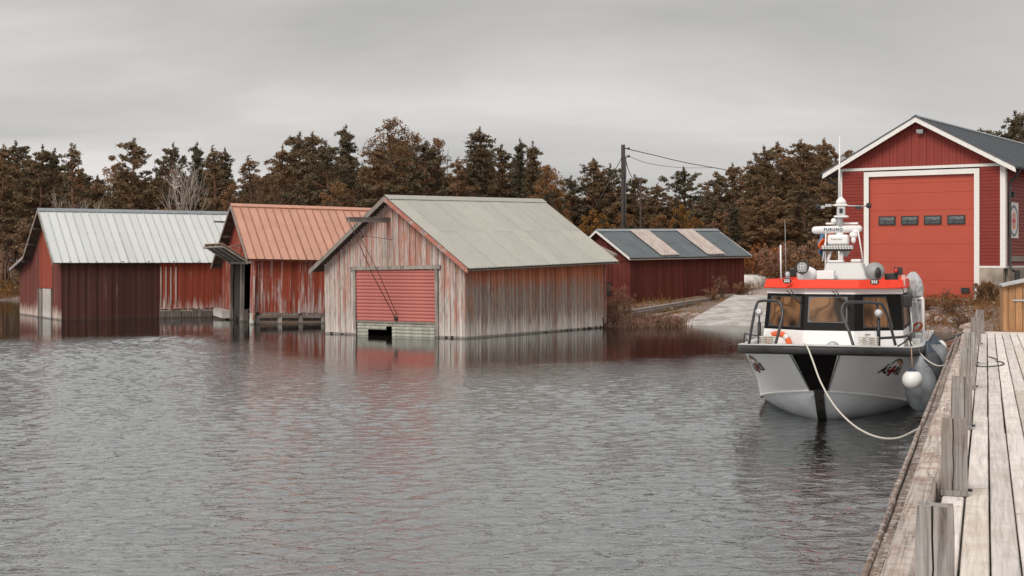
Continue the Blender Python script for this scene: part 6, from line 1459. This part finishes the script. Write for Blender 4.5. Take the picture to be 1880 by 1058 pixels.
# mooring ropes
rope('mooring_rope', [worldB(Vector((-.16, -2.35, 1.30))), at(1482, 637, 21.75), at(1492, 662, 21.55), at(1507, 702, 21.1), at(1532, 745, 20.2), at(1566, 780, 19.0), at(1605, 801, 17.6), at(1645, 805, 16.3), at(1682, 790, 15.2), at(1712, 771, 14.3), dk(14.9, -.40, .125)], .0135, M['rope'], 'white bow rope sagging from the bow to the pier', 'rope')
rope('mooring_rope', [worldB(Vector((1.35, -.9, 1.22))), at(1668, 623, 23.9), at(1682, 640, 23.7), at(1700, 660, 23.4), at(1722, 672, 23.0), at(1742, 667, 22.7), at(1757, 656, 22.6), dk(23.0, -.3, .12)], .0135, M['rope'], 'white rope looping from the side rail to the pier by the fenders', 'rope')
rope('mooring_rope', [at(1704, 640, 25.2), at(1712, 655, 25.0), at(1722, 671, 24.4)], .016, M['rope'], 'short white rope end hanging over the second grey fender', 'rope')
rope('mooring_rope', [at(1715, 630, 27.5), at(1745, 621, 28.4), at(1768, 612, 29.2), dk(30.2, -.4, .1)], .022, M['rope_dark'], 'dark upper rope from the stern to the pier end', 'rope')
rope('mooring_rope', [at(1722, 636, 27.5), at(1748, 635, 28.0), at(1764, 628, 28.4), dk(29.4, -.42, .1)], .014, M['rope_dark'], 'thin dark lower rope from the stern to the pier', 'rope')
rope('stay_line', [at(1694, 560, 26.6), at(1706, 618, 26.2), at(1712, 632, 26.0)], .008, M['rope_tan'], 'thin tan line from the stern post down to the fenders', 'line', n=4)
rope('stay_line', [at(1695, 566, 26.9), at(1699, 600, 26.7), at(1705, 632, 26.4)], .008, M['rope_tan'], 'second tan line slanting down beside the stern post', 'line', n=4)
def dkp(px, py, dz=.012): return onz(px, py, DZ + dz)
rope('rope', [at(1771, 661, 22.2), dkp(1795, 672), dkp(1815, 673), dkp(1835, 671), dkp(1843, 668), dkp(1840, 665), dkp(1828, 663)], .010, M['rope_dark'], 'thin dark rope lying in a loop on the pier planks', 'rope')
rope('rope', [dkp(1815, 655), dkp(1822, 657), dkp(1831, 660)], .010, M['rope_dark'], 'short dark rope end lying on the pier planks', 'rope', n=4)
rope('mooring_rope', [dk(23.0, -.3, .12), dk(22.9, -.28, .02), at(1790, 668, 22.0), dkp(1795, 672)], .012, M['rope_dark'], 'dark rope tail running past the fifth post to the loop', 'rope')
